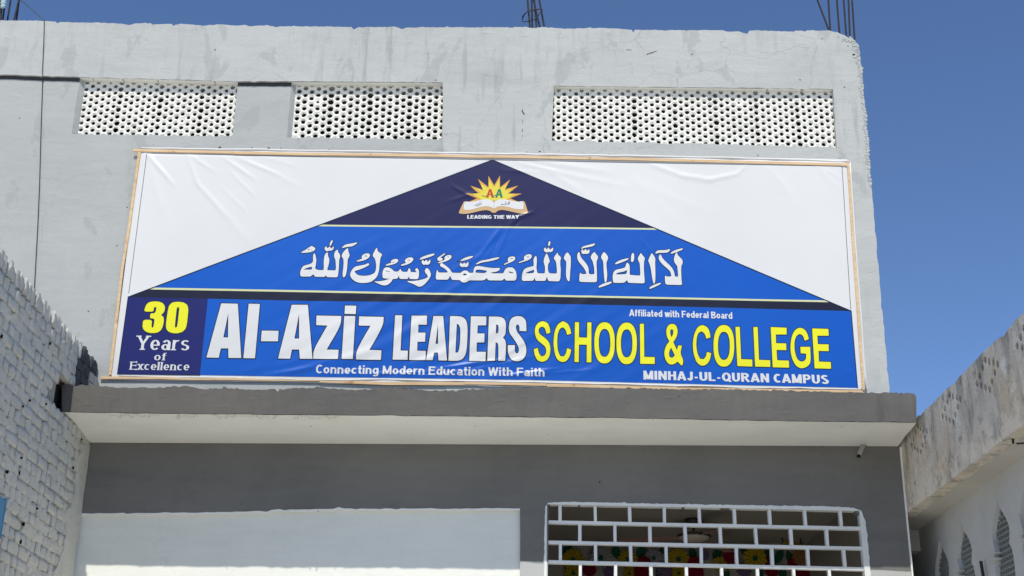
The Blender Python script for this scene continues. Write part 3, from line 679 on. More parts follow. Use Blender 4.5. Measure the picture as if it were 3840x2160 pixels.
# ---- calligraphy line
cA = lambda p: smooth_c(crop(1110, 890, 8.05, p)); cB = lambda p: smooth_c(crop(1310, 920, 8.05, p)); cC = lambda p: smooth_c(crop(1530, 920, 8.05, p))
cD = lambda p: smooth_c(crop(1730, 920, 8.05, p)); cE = lambda p: smooth_c(crop(1930, 890, 8.05, p)); cF = lambda p: smooth_c(crop(2150, 900, 8.05, p)); cG = lambda p: smooth_c(crop(2350, 920, 8.05, p))
def D2C(p): return [(a+1610, b) for a, b in p]
arab = [
 [cA([(150,465),(240,415),(330,360),(430,290),(490,260),(505,290),(560,310),(590,350),(570,395),(520,430),(430,460),(300,475),(170,482)]), cA([(365,385),(385,362),(420,362),(405,385),(375,395)]), cA([(455,390),(475,378),(505,385),(480,398)])],
 [cA([(1020,265),(1025,200),(1045,140),(1080,95),(1110,95),(1110,140),(1085,200),(1045,270)])],
 [cA([(865,345),(880,300),(915,275),(925,310),(955,330),(985,320),(1005,290),(1030,290),(1045,325),(1075,340),(1100,320),(1120,285),(1145,290),(1140,340),(1110,390),(1060,410),(990,412),(960,430),(905,420),(875,385)])],
 [cA([(1380,325),(1430,270),(1500,225),(1600,205),(1700,190),(1780,170),(1840,160),(1855,180),(1820,210),(1760,240),(1720,275),(1620,290),(1500,305),(1400,332)])],
 [cA([(150,1195),(130,1130),(135,1050),(165,960),(210,890),(270,855),(380,830),(460,800),(500,770),(520,710),(515,600),(525,520),(555,490),(580,510),(600,590),(620,680),(610,770),(600,860),(580,920),(590,960),(630,985),(720,1000),(830,1000),(845,930),(840,800),(845,680),(855,590),(885,510),(930,465),(965,470),(965,560),(990,620),(1010,680),(1005,760),(985,850),(955,940),(945,1000),(1060,1005),(1200,1010),(1210,900),(1200,780),(1190,670),(1160,620),(1150,560),(1165,480),(1200,410),(1245,385),(1275,395),(1270,450),(1320,510),(1340,580),(1325,640),(1305,700),(1300,850),(1290,1000),(1275,1130),(1255,1215),(1090,1214),(930,1210),(910,1150),(865,1205),(710,1204),(570,1200),(545,1135),(515,1135),(440,1195),(300,1196)]), cA([(215,985),(300,945),(400,910),(490,900),(490,970),(440,990),(330,985)])],
 [cA([(1545,340),(1575,345),(1580,430),(1625,540),(1605,610),(1565,660),(1555,800),(1545,950),(1520,1100),(1490,1190),(1440,1225),(1415,1190),(1410,1080),(1430,950),(1440,800),(1435,660),(1385,600),(1385,540),(1430,460),(1490,390)])],
 [cB([(225,500),(220,475),(300,445),(390,410),(375,370),(385,320),(440,275),(520,250),(590,255),(630,290),(620,340),(580,390),(500,440),(400,475),(300,495)]), cB([(460,330),(500,315),(545,325),(520,345),(480,345)])],
 [cB([(710,310),(720,260),(760,190),(800,110),(840,80),(850,160),(890,215),(950,250),(990,280),(980,320),(945,380),(930,470),(915,600),(905,720),(880,840),(840,950),(760,1040),(680,1100),(560,1140),(400,1150),(250,1130),(130,1070),(55,990),(25,910),(45,820),(90,740),(150,670),(220,640),(350,615),(480,590),(560,550),(605,560),(600,600),(540,640),(420,700),(300,745),(180,780),(160,800),(190,850),(250,900),(350,925),(500,930),(620,910),(720,870),(780,820),(805,730),(810,620),(800,500),(770,400),(720,350)])],
 [cB([(1100,620),(1105,590),(1190,560),(1270,535),(1255,510),(1270,465),(1330,430),(1410,415),(1470,435),(1480,480),(1440,530),(1360,570),(1250,600),(1150,620)]), cB([(1290,520),(1330,500),(1375,515),(1340,530)])],
 [cB([(1560,625),(1565,595),(1640,570),(1715,535),(1680,500),(1685,450),(1740,400),(1820,375),(1900,380),(1935,410),(1930,460),(1880,520),(1790,575),(1680,610),(1590,630)]), cB([(1745,455),(1790,445),(1850,465),(1800,470)])],
 [cB([(1010,1000),(1000,900),(1010,790),(1050,700),(1110,670),(1190,675),(1270,715),(1330,770),(1370,805),(1480,800),(1520,740),(1555,720),(1575,790),(1640,810),(1760,810),(1780,720),(1810,700),(1845,730),(1850,815),(1950,820),(2045,822),(2000,790),(1993,735),(2020,695),(2070,710),(2105,780),(2103,900),(2090,980),(2060,1032),(1940,1028),(1825,1025),(1798,940),(1765,1025),(1660,1026),(1550,1025),(1510,1000),(1495,910),(1460,1015),(1310,1025),(1290,1080),(1220,1160),(1140,1210),(1050,1225),(940,1195),(830,1145),(755,1110),(760,1100),(900,1095),(1050,1075),(1150,1040),(1240,1020),(1120,1014)]), cB([(1085,780),(1130,775),(1250,803),(1180,805),(1110,795)])],
 [cC([(350,435),(370,400),(450,350),(580,305),(700,270),(790,255),(810,275),(770,315),(680,350),(560,390),(440,425),(365,445)])],
 [cC([(410,520),(425,460),(455,445),(480,490),(510,495),(540,450),(570,455),(590,495),(620,500),(650,440),(675,445),(680,510),(650,570),(590,600),(540,585),(490,600),(440,580)])],
 [cC([(505,770),(530,720),(570,690),(620,720),(665,790),(690,880),(690,930),(650,1010),(590,1090),(510,1180),(410,1250),(310,1262),(240,1215),(120,1160),(-16,1112),(-10,1080),(60,1090),(200,1085),(350,1065),(480,1030),(580,990),(605,950),(580,900),(520,830)])],
 [cC([(885,440),(890,395),(950,350),(1030,300),(1100,250),(1130,250),(1115,285),(1050,330),(985,375),(1000,395),(1040,395),(1050,430),(1020,470),(960,485),(910,475)])],
 [cC([(900,545),(905,525),(1000,490),(1110,450),(1100,400),(1120,345),(1190,310),(1270,300),(1315,325),(1310,380),(1270,430),(1190,475),(1080,515),(980,540),(915,550)]), cC([(1180,360),(1210,348),(1250,360),(1220,372)])],
 [cC([(850,1045),(840,960),(850,850),(870,780),(900,755),(915,830),(1060,835),(1200,835),(1195,800),(1140,740),(1060,680),(985,650),(965,600),(985,550),(1030,545),(1090,590),(1200,670),(1270,740),(1310,810),(1340,840),(1460,843),(1590,845),(1650,790),(1730,765),(1800,790),(1850,845)]+D2C([(250,850),(360,850),(375,760),(395,690),(450,645),(540,640),(680,665),(850,690),(1000,700),(1150,695),(1170,715),(1150,760),(1080,800),(980,820),(870,840),(950,860),(1110,861),(1265,860),(1290,800),(1340,720),(1410,685),(1540,680),(1610,740),(1650,820),(1670,930),(1660,1030),(1620,1080),(1480,1081),(1345,1080),(1300,1005),(1245,1075),(1030,1073),(805,1070),(770,990),(690,1068),(450,1070),(230,1070),(180,1120),(90,1145),(10,1125)])+[(1570,1060),(1450,1058),(1330,1055),(1300,990),(1270,925),(1235,1010),(1190,1050),(1020,1048)]),
  cC([(1655,890),(1700,862),(1750,865),(1785,905),(1740,920),(1680,920)]), cD([(425,840),(430,790),(460,750),(560,750),(680,765),(780,785),(740,830),(700,850),(560,848)]), cD([(1405,805),(1470,810),(1550,830),(1590,855),(1530,858),(1450,840)])],
 [cD([(-20,480),(0,450),(90,395),(240,345),(340,335),(360,350),(320,385),(220,430),(100,465),(0,485)]+[(-130,490)])],
 [cC([(1560,600),(1580,545),(1605,535),(1625,575),(1665,575),(1690,545),(1715,540),(1740,575),(1765,565),(1800,520),(1830,530),(1830,600),(1800,655),(1760,675),(1700,660),(1640,675),(1590,650)])],
 [cD([(445,590),(450,565),(520,520),(610,475),(800,440),(950,405),(1080,380),(1140,375),(1150,395),(1090,435),(960,470),(800,505),(640,530),(520,570),(460,592)])],
 [cD([(1290,600),(1290,575),(1360,540),(1425,515),(1400,470),(1405,410),(1450,365),(1540,345),(1610,360),(1630,400),(1615,450),(1570,490),(1480,530),(1380,570),(1310,602)]), cD([(1475,405),(1520,398),(1565,415),(1550,430),(1500,420)])],
 [cE([(120,785),(130,765),(220,730),(300,700),(275,665),(285,600),(350,545),(430,525),(500,540),(520,580),(500,640),(440,690),(350,730),(230,765),(140,795)]), cE([(355,605),(400,592),(440,605),(420,620),(380,618)])],
 [cE([(1010,280),(1010,210),(1030,150),(1060,130),(1080,150),(1075,220),(1050,270),(1025,285)])],
 [cE([(875,400),(890,350),(920,325),(945,340),(955,380),(980,375),(1005,325),(1030,330),(1045,370),(1080,380),(1110,365),(1130,330),(1160,335),(1165,390),(1140,440),(1090,465),(1020,460),(960,475),(905,450)])],
 [cE([(235,1330),(215,1280),(220,1160),(245,1060),(280,990),(340,945),(450,910),(570,885),(575,820),(565,720),(575,660),(605,600),(640,575),(660,600),(670,700),(665,820),(655,920),(665,1010),(690,1100),(800,1105),(905,1105),(915,1020),(915,900),(890,820),(870,750),(885,660),(920,570),(960,500),(990,530),(1030,640),(1055,720),(1050,770),(1010,815),(1000,900),(1005,1020),(1040,1100),(1160,1110),(1270,1110),(1275,1030),(1265,900),(1250,780),(1230,720),(1185,670),(1185,620),(1230,550),(1290,480),(1305,480),(1305,540),(1370,590),(1400,635),(1390,680),(1375,720),(1375,850),(1390,960),(1385,1120),(1380,1250),(1360,1310),(1330,1345),(1170,1340),(1010,1335),(975,1195),(935,1310),(910,1330),(770,1330),(640,1330),(620,1310),(605,1225),(570,1310),(540,1328),(390,1329)]), cE([(310,1100),(400,1055),(500,1020),(580,990),(590,1030),(570,1090),(480,1100)])],
 [cE([(1480,640),(1500,580),(1550,500),(1590,470),(1630,510),(1690,600),(1695,700),(1690,850),(1680,1000),(1665,1200),(1655,1330),(1620,1350),(1590,1310),(1550,1210),(1545,1050),(1555,900),(1555,740),(1500,690)])],
 [cF([(235,285),(245,250),(310,205),(420,175),(540,145),(640,120),(660,130),(640,165),(580,205),(450,235),(330,255),(260,280)])],
 [cF([(235,370),(250,310),(280,295),(300,340),(325,345),(350,290),(385,290),(395,340),(420,345),(455,300),(485,310),(490,370),(460,420),(400,445),(350,430),(300,445),(255,420)])],
 [cF([(195,1280),(175,1230),(180,1130),(195,1020),(220,1000),(240,1050),(390,1045),(380,980),(330,880),(250,780),(170,690),(125,600),(110,510),(125,430),(165,375),(190,400),(205,480),(240,560),(310,640),(380,720),(430,800),(460,890),(465,1050),(635,1050),(630,950),(620,820),(590,700),(570,640),(530,580),(520,530),(550,460),(600,400),(650,375),(660,420),(720,480),(745,530),(730,590),(700,650),(695,750),(705,900),(710,1100),(710,1240),(690,1290),(440,1288)])],
 [cF([(835,530),(850,470),(890,410),(930,375),(960,410),(1020,480),(1050,545),(1030,620),(1000,680),(995,780),(1005,900),(1020,1020),(1015,1150),(1000,1260),(975,1300),(945,1290),(930,1180),(920,1050),(910,900),(905,750),(890,640),(845,580)])],
 [cF([(750,1440),(770,1410),(850,1360),(960,1315),(1080,1280),(1160,1275),(1160,1300),(1100,1345),(980,1390),(860,1430),(780,1455)])],
 [cF([(1255,740),(1260,715),(1330,665),(1430,620),(1550,585),(1650,565),(1670,575),(1640,610),(1550,655),(1430,700),(1320,740),(1270,752)])],
 [cF([(1740,680),(1735,600),(1745,480),(1770,415),(1805,405),(1830,440),(1835,540),(1825,630),(1790,680)])],
 [cF([(1205,1310),(1185,1200),(1185,1090),(1205,1000),(1250,935),(1320,905),(1450,880),(1530,860),(1570,820),(1590,740),(1620,700),(1660,720),(1695,790),(1700,900),(1695,1000),(1700,1070),(1860,1082),(2010,1091),(2020,1011),(2010,861),(2000,721),(1945,611),(1945,551),(1990,471),(2040,401),(2070,461),(2150,546),(2150,601),(2130,661),(2125,861),(2135,1061),(2150,1241),(2140,1326),(1910,1318),(1670,1308),(1640,1280),(1620,1220),(1560,1285),(1500,1310),(1350,1312)]), cF([(1280,1055),(1310,1015),(1400,990),(1520,970),(1620,920),(1615,990),(1590,1045),(1450,1055)])],
 [cG([(645,485),(670,410),(720,300),(755,250),(790,290),(850,380),(865,440),(855,520),(860,700),(865,900),(860,1050),(850,1150),(820,1175),(795,1130),(765,1000),(745,850),(720,700),(690,580)])],
 [cG([(675,1320),(690,1280),(780,1225),(900,1175),(1000,1145),(1040,1150),(1010,1190),(900,1245),(780,1300),(700,1330)])],
 [cG([(865,265),(870,220),(920,175),(1000,160),(1150,160),(1230,145),(1280,125),(1305,135),(1290,180),(1240,225),(1150,240),(1000,240),(910,255),(880,272)])],
 [cG([(1325,260),(1335,230),(1420,175),(1550,130),(1660,105),(1700,105),(1690,130),(1640,165),(1520,210),(1400,255),(1340,270)])],
 [cG([(1180,1200),(1155,1120),(1150,1000),(1150,935),(1180,930),(1200,955),(1345,955),(1335,880),(1310,800),(1220,710),(1100,610),(1010,510),(965,430),(965,360),(990,300),(1020,285),(1045,330),(1075,400),(1180,510),(1290,610),(1380,710),(1430,820),(1450,955),(1550,965),(1545,850),(1530,720),(1525,640),(1450,550),(1420,460),(1435,350),(1480,250),(1520,220),(1530,300),(1600,370),(1670,440),(1690,510),(1680,570),(1645,630),(1640,780),(1645,900),(1650,1050),(1670,1190),(1650,1210),(1410,1206)])],
]
for i, pc in enumerate(arab): lettering('calligraphy_stroke', [pc], M['v_white'], .0055)

# ---- big Latin letters
c1 = lambda p: crop(380, 1080, 3.1415, p); c5 = lambda p: smooth_o(crop(1140, 1120, 2.8, p)); c6 = lambda p: smooth_o(crop(1960, 1120, 1.9815, p)); cH = lambda p: crop(480, 1120, 5.175, p)
white = [
 [c1([(1415,185),(1610,190),(1650,828),(1500,828),(1498,715),(1410,715),(1385,825),(1240,822)]), c1([(1497,300),(1440,585),(1495,587)])],
 [c1([(1738,190),(1870,193),(1812,832),(1676,830)])], [c1([(1893,507),(2090,510),(2083,633),(1883,632)])],
 [c1([(2245,203),(2435,203),(2490,840),(2342,840),(2332,730),(2248,730),(2225,838),(2085,835)]), c1([(2332,308),(2277,600),(2332,602)])],
 [c5([(133,182),(393,187),(388,285),(240,540),(365,542),(358,640),(100,636),(103,540),(248,287),(130,282)])],
 [c5([(432,77),(550,78),(544,167),(427,163)])], [c5([(425,188),(540,188),(515,640),(397,640)])],
 [c5([(580,190),(838,197),(832,290),(688,545),(815,548),(808,648),(548,644),(553,545),(700,290),(577,287)])],
 [c5([(958,180),(1033,180),(1015,550),(1092,552),(1088,647),(932,645)])],
 [c5([(1130,182),(1293,183),(1290,278),(1203,278),(1200,360),(1276,362),(1272,458),(1193,458),(1190,552),(1280,553),(1276,650),(1105,648)])],
 [c5([(1360,187),(1462,187),(1502,653),(1412,652),(1408,570),(1368,570),(1352,650),(1283,650)]), c5([(1408,265),(1382,478),(1408,478)])],
 [c5([(1535,188),(1640,190),(1680,205),(1703,235),(1715,280),(1718,340),(1712,500),(1700,585),(1668,635),(1630,652),(1590,656),(1517,655)]), c5([(1605,268),(1630,280),(1643,330),(1640,450),(1630,540),(1615,570),(1590,570)])],
 [c5([(1753,190),(1915,192),(1912,283),(1825,285),(1820,368),(1896,370),(1893,463),(1815,464),(1812,560),(1910,562),(1905,658),(1735,657)])],
 [c5([(1942,192),(2050,192),(2095,208),(2118,245),(2122,300),(2115,380),(2088,410),(2115,440),(2122,500),(2112,655),(2040,657),(2042,500),(2032,466),(2012,460),(2005,657),(1925,656)]), c5([(2018,275),(2038,280),(2045,310),(2040,360),(2015,373)])],
 [c5([(2335,345),(2262,342),(2264,300),(2252,275),(2235,275),(2222,300),(2235,350),(2275,400),(2315,460),(2335,520),(2332,590),(2305,635),(2275,655),(2240,663),(2205,658),(2175,640),(2150,600),(2140,550),(2140,492),(2215,492),(2212,550),(2225,575),(2245,575),(2258,550),(2250,500),(2200,420),(2160,370),(2148,310),(2160,240),(2180,210),(2210,193),(2250,187),(2290,193),(2318,215),(2333,250)])]]
for pc in white: lettering('white_letter', [pc], M['v_white'], .0075)
yel = [
 [c6([(205,255),(178,264),(165,222),(148,210),(125,217),(116,240),(125,265),(160,290),(195,322),(207,370),(202,425),(180,460),(145,473),(110,462),(90,425),(82,378),(112,368),(120,410),(140,432),(165,425),(177,395),(170,360),(140,335),(105,305),(90,265),(92,215),(115,180),(150,168),(185,183),(202,218)])],
 [c6([(360,262),(330,272),(320,235),(300,215),(275,225),(260,265),(255,330),(262,395),(280,430),(305,432),(322,410),(330,370),(360,382),(350,430),(325,467),(290,475),(255,455),(235,400),(228,320),(238,240),(262,190),(300,170),(335,188),(354,225)])],
 [c6([(388,178),(418,178),(418,290),(478,292),(480,180),(510,180),(510,475),(475,474),(476,345),(418,343),(416,474),(385,472)])],
 [c6(ell(608,331,76,153)), c6(ell(608,331,43,104))], [c6(ell(772,335,76,154)), c6(ell(772,335,43,104))],
 [c6([(870,190),(900,190),(903,435),(980,437),(980,488),(873,486)])],
 [c6([(1190,490),(1180,500),(1150,470),(1120,492),(1085,490),(1058,455),(1050,400),(1065,350),(1090,320),(1070,285),(1065,235),(1080,200),(1110,188),(1140,200),(1152,240),(1145,285),(1118,325),(1145,385),(1155,350),(1182,352),(1170,410),(1192,455)]), c6([(1105,230),(1118,235),(1118,265),(1105,290),(1095,262),(1095,238)]), c6([(1102,365),(1085,400),(1090,435),(1110,442),(1130,425)])],
 [c6([(1395,290),(1364,300),(1352,262),(1330,245),(1305,255),(1292,290),(1288,350),(1298,415),(1318,450),(1345,452),(1362,430),(1368,398),(1400,408),(1388,465),(1360,497),(1325,502),(1290,475),(1268,410),(1262,330),(1275,260),(1300,212),(1335,197),(1370,213),(1388,245)])],
 [c6(ell(1494,353,77,155)), c6(ell(1494,353,44,105))],
 [c6([(1580,212),(1612,212),(1622,452),(1705,455),(1705,507),(1594,503)])], [c6([(1713,213),(1745,213),(1755,457),(1838,460),(1838,510),(1726,507)])],
 [c6([(1842,213),(1960,218),(1960,268),(1880,268),(1882,333),(1957,335),(1958,385),(1885,383),(1890,460),(1977,463),(1978,515),(1857,512)])],
 [c6([(2125,302),(2095,314),(2082,275),(2058,263),(2032,278),(2018,320),(2018,380),(2032,440),(2055,468),(2085,470),(2105,450),(2105,410),(2065,408),(2062,360),(2135,360),(2140,480),(2110,510),(2070,522),(2030,505),(1998,445),(1987,370),(1995,290),(2020,235),(2058,215),(2095,230),(2116,265)])],
 [c6([(2150,223),(2270,227),(2273,277),(2188,277),(2192,340),(2272,342),(2273,392),(2197,390),(2200,470),(2288,473),(2290,523),(2168,520)])]]
for pc in yel: lettering('yellow_letter', [pc], M['v_yellow'], .0065)
lettering('yellow_numeral', [[smooth_c(cH([(320,255),(330,190),(360,120),(410,75),(490,60),(590,60),(670,85),(715,140),(722,200),(700,270),(640,325),(690,355),(700,410),(690,500),(660,590),(610,645),(540,670),(440,672),(360,650),(300,600),(285,540),(298,415),(470,415),(458,545),(470,570),(495,560),(515,450),(515,405),(490,388),(430,385),(440,290),(510,290),(540,265),(555,185),(545,162),(520,165),(505,190),(495,257)]))]], M['v_yellow'], .006)
lettering('yellow_numeral', [[smooth_c(cH([(780,220),(800,140),(860,80),(960,65),(1070,75),(1150,120),(1175,200),(1165,330),(1145,500),(1120,590),(1060,650),(960,678),(860,672),(780,640),(740,570),(742,480),(760,340)])), smooth_c(cH([(950,185),(975,165),(1000,185),(985,330),(960,540),(930,575),(912,550),(925,400)]))]], M['v_yellow'], .006)

# ---- small lettering drawn with a broad pen: glyph skeletons, cap height 1
def arc(cx, cy, rx, ry, a0, a1, n=14): return [(cx+rx*math.cos(math.radians(a0+(a1-a0)*k/n)), cy+ry*math.sin(math.radians(a0+(a1-a0)*k/n))) for k in range(n+1)]
def glyph(ch, s, sw):
    h = s/2; hh = sw/2; X = .72; g = []
    a = g.append
    U = lambda w: w
    if ch == ' ': return [], .30
    if ch == '-': return [[(.05, .36), (.32, .36)]], .37
    if ch == 'E': a([(h, 0), (h, 1)]); a([(h, 1-hh), (.64, 1-hh)]); a([(h, .53), (.6, .53)]); a([(h, hh), (.66, hh)]); w = .66
    elif ch == 'F': a([(h, 0), (h, 1)]); a([(h, 1-hh), (.62, 1-hh)]); a([(h, .5), (.56, .5)]); w = .62
    elif ch == 'L': a([(h, 0), (h, 1)]); a([(h, hh), (.6, hh)]); w = .6
    elif ch == 'I': a([(h, 0), (h, 1)]); w = s
    elif ch == 'T': a([(.34, 0), (.34, 1)]); a([(0, 1-hh), (.68, 1-hh)]); w = .68
    elif ch == 'H': a([(h, 0), (h, 1)]); a([(.72-h, 0), (.72-h, 1)]); a([(h, .52), (.72-h, .52)]); w = .72
    elif ch == 'N': a([(h, 0), (h, 1)]); a([(.74-h, 0), (.74-h, 1)]); a([(h*.9, 1), (.74-h*.9, 0)]); w = .74
    elif ch == 'M': a([(h, 0), (h, 1)]); a([(.86-h, 0), (.86-h, 1)]); a([(h, 1), (.43, .05)]); a([(.86-h, 1), (.43, .05)]); w = .86
    elif ch == 'A': a([(h*.7, 0), (.38, 1)]); a([(.76-h*.7, 0), (.38, 1)]); a([(.18, .27), (.58, .27)]); w = .76
    elif ch == 'W': a([(h*.6, 1), (.26, 0)]); a([(.26, 0), (.47, 1)]); a([(.47, 1), (.68, 0)]); a([(.68, 0), (.94-h*.6, 1)]); w = .94
    elif ch == 'Y': a([(h*.7, 1), (.36, .42)]); a([(.72-h*.7, 1), (.36, .42)]); a([(.36, .46), (.36, 0)]); w = .72
    elif ch == 'U': a([(h, 1), (h, .36)]+arc(.35, .36, .35-h, .36-hh, 180, 360)+[(.70-h, 1)]); w = .70
    elif ch == 'J': a([(.5-h, 1), (.5-h, .32)]+arc(.25, .32, .25-h, .32-hh, 0, -170)); w = .5
    elif ch == 'O' or ch == 'Q':
        a(('C', arc(.39, .5, .39-h, .5-hh, 0, 345, 22)));  w = .78
        if ch == 'Q': a([(.45, .28), (.76, -.03)])
    elif ch == 'C': a(arc(.36, .5, .36-h, .5-hh, 48, 312, 20)); w = .64
    elif ch == 'G': a(arc(.38, .5, .38-h, .5-hh, 48, 330, 20)); a([(.42, .46), (.74, .46)]); a([(.74-h, .5), (.74-h, .12)]); w = .76
    elif ch == 'D': a([(h, 0), (h, 1)]); a([(h, 1-hh), (.34, 1-hh)]+arc(.34, .5, .38-h, .5-hh, 90, -90)+[(h, hh)]); w = .72
    elif ch == 'B': a([(h, 0), (h, 1)]); a([(h, 1-hh), (.4, 1-hh)]+arc(.4, .76, .26-h, .24-hh, 90, -90)+[(h, .52)]); a([(h, .52), (.42, .52)]+arc(.42, .26, .28-h, .26-hh, 90, -90)+[(h, hh)]); w = .70
    elif ch == 'P': a([(h, 0), (h, 1)]); a([(h, 1-hh), (.4, 1-hh)]+arc(.4, .70, .28-h, .30-hh, 90, -90)+[(h, .4+hh)]); w = .68
    elif ch == 'R': a([(h, 0), (h, 1)]); a([(h, 1-hh), (.4, 1-hh)]+arc(.4, .72, .28-h, .28-hh, 90, -90)+[(h, .44+hh)]); a([(.36, .46), (.74-h*.7, 0)]); w = .74
    elif ch == 'S': a(arc(.34, .74, .33-h, .26-hh, 30, 250, 14)+arc(.34, .26, .34-h, .26-hh+.02, 70, -155, 14)); w = .68
    elif ch == 'o': a(('C', arc(.29, X/2, .29-h, X/2-hh, 0, 340, 18))); w = .58
    elif ch == 'c': a(arc(.29, X/2, .29-h, X/2-hh, 45, 315, 16)); w = .54
    elif ch == 'e': a(arc(.29, X/2, .29-h, X/2-hh, 0, 318, 18)); a([(h, X/2-.02), (.58-h*.2, X/2-.02)]); w = .57
    elif ch == 'a': a([(.56-h, 0), (.56-h, X*.62)]+arc(.30, X*.62, .26-h, X*.38-hh, 0, 155, 10)); a(('C', arc(.25, .215, .25-h, .215-hh, 0, 340, 14))); w = .56
    elif ch == 'n' or ch == 'h': a([(h, 0), (h, X if ch == 'n' else 1)]); a([(h, X*.55)]+arc(.29, X*.62, .29-h, X*.38-hh, 180, 0, 12)+[(.58-h, 0)]); w = .58
    elif ch == 'u': a([(h, X), (h, X*.38)]+arc(.29, X*.38, .29-h, X*.38-hh, 180, 360, 12)); a([(.58-h, X), (.58-h, 0)]); w = .58
    elif ch == 'r': a([(h, 0), (h, X)]); a([(h, X*.5)]+arc(.34, X*.55, .34-h, X*.45-hh, 180, 78, 9)); w = .40
    elif ch == 'i': a([(h, 0), (h, X)]); a([(h, .84), (h, 1)]); w = s
    elif ch == 'l': a([(h, 0), (h, 1)]); w = s
    elif ch == 't': a([(.17, .97), (.17, .15)]+arc(.29, .15, .12, .15-hh, 180, 270, 5)+[(.36, hh*.9)]); a([(0, X-hh), (.35, X-hh)]); w = .36
    elif ch == 'f': a([(.15, 0), (.15, .82)]+arc(.29, .84, .14, .16-hh, 180, 95, 5)+[(.37, 1-hh)]); a([(0, X-hh), (.35, X-hh)]); w = .36
    elif ch == 'd': a([(.58-h, 0), (.58-h, 1)]); a(('C', arc(.29, X/2, .29-h, X/2-hh, 0, 340, 18))); w = .58
    elif ch == 'g': a([(.58-h, X), (.58-h, -.08)]+arc(.29, -.06, .29-h, .20-hh, 0, -155, 9)); a(('C', arc(.29, X/2, .29-h, X/2-hh, 0, 340, 18))); w = .58
    elif ch == 's': a(arc(.27, X-.19, .26-h, .19-hh, 30, 250, 10)+arc(.27, .20, .27-h, .20-hh, 70, -155, 10)); w = .54
    elif ch == 'w': a([(h*.6, X), (.2, 0)]); a([(.2, 0), (.37, X)]); a([(.37, X), (.54, 0)]); a([(.54, 0), (.74-h*.6, X)]); w = .74
    elif ch == 'x': a([(h*.7, X), (.56-h*.7, 0)]); a([(.56-h*.7, X), (h*.7, 0)]); w = .56
    else: w = .3
    return g, w
def pen(pts, wv, wh, closed=False):
    n = len(pts); L = []; Rr = []
    for i in range(n):
        if closed: p, q = pts[i-1], pts[(i+1) % n]
        else: p, q = pts[max(0, i-1)], pts[min(n-1, i+1)]
        dx, dy = q[0]-p[0], q[1]-p[1]; l = math.hypot(dx, dy) or 1; dx /= l; dy /= l
        L.append((pts[i][0]-dy*wv/2, pts[i][1]+dx*wh/2)); Rr.append((pts[i][0]+dy*wv/2, pts[i][1]-dx*wh/2))
    if closed: return [L, Rr]
    return [L+Rr[::-1]]
def text_line(name, s, base0, base1, cap, m, wv=.2, wh=.17, serif=False, gap=.1, outline=0, slant=0., label=None, xscale=None):
    tx = 0; pieces = []
    for ch in s:
        g, w = glyph(ch, wv, wh)
        for st in g:
            closed = isinstance(st, tuple); P = st[1] if closed else st
            pc = pen(P, wv, wh, closed)
            pieces.append([[(tx+x, y) for x, y in c] for c in pc])
            if serif and not closed and ch not in 'aecs':
                for (x, y), (x2, y2) in ((P[0], P[1]), (P[-1], P[-2])):
                    if abs(y2-y) > abs(x2-x)*.8 and (y < .02 or y > .6) and not (ch in 'nhurft' and y > .3 and (x, y) != (P[0]) and y < .9):
                        k = .17 if ch not in 'l' else .14; yy = y+(.035 if y < .3 else -.035)
                        if ch in 'f' and y > .3: continue
                        pieces.append([[(tx+x-k, yy-.035), (tx+x+k, yy-.035), (tx+x+k, yy+.035), (tx+x-k, yy+.035)]])
                    elif abs(x2-x) > abs(y2-y) and ch in 'E' and (x, y) == P[-1]:
                        pieces.append([[(tx+x-.04, y-.12), (tx+x+.03, y-.12), (tx+x+.03, y+.12), (tx+x-.04, y+.12)]])
        tx += w+(gap if ch != ' ' else 0)
    Wd = tx-gap
    a = np.array(XZ(*base0, BY)); b = np.array(XZ(*base1, BY)); c = np.array(XZ(base0[0], base0[1]-cap, BY)); H = c[1]-a[1]
    def mp(p): return (a[0]+(b[0]-a[0])*p[0]/Wd+p[1]*H*slant, a[1]+(b[1]-a[1])*p[0]/Wd+p[1]*H)
    pieces = [[[mp(p) for p in cc] for cc in pc] for pc in pieces]
    # one mesh per word, letters of a word joined
    return lettering(name, pieces, m, outline, .0050, label, step=.05, px=False)
text_line('motto_lettering', 'Connecting Modern Education With Faith', (1184.6, 1402), (2041.8, 1413), 32, M['v_white'], .185, .16, gap=.10)
text_line('campus_lettering', 'MINHAJ-UL-QURAN CAMPUS', (2413, 1424), (3108, 1441), 33, M['v_white'], .24, .18, gap=.10)
text_line('affiliation_lettering', 'Affiliated with Federal Board', (2359.7, 1187), (2746, 1197), 25, M['v_white'], .20, .17, gap=.09)
text_line('emblem_lettering', 'LEADING THE WAY', (1752, 821.6), (1946, 822.5), 13.5, M['v_white'], .26, .20, gap=.08)
text_line('years_lettering', 'Years', (512, 1312.5), (709, 1315), 53, M['v_white'], .17, .08, serif=True, gap=.12)
text_line('of_lettering', 'of', (578, 1352), (622, 1352), 28, M['v_white'], .17, .09, serif=True, gap=.14)
text_line('excellence_lettering', 'Excellence', (487, 1387), (709, 1390), 30, M['v_white'], .18, .09, serif=True, gap=.13)

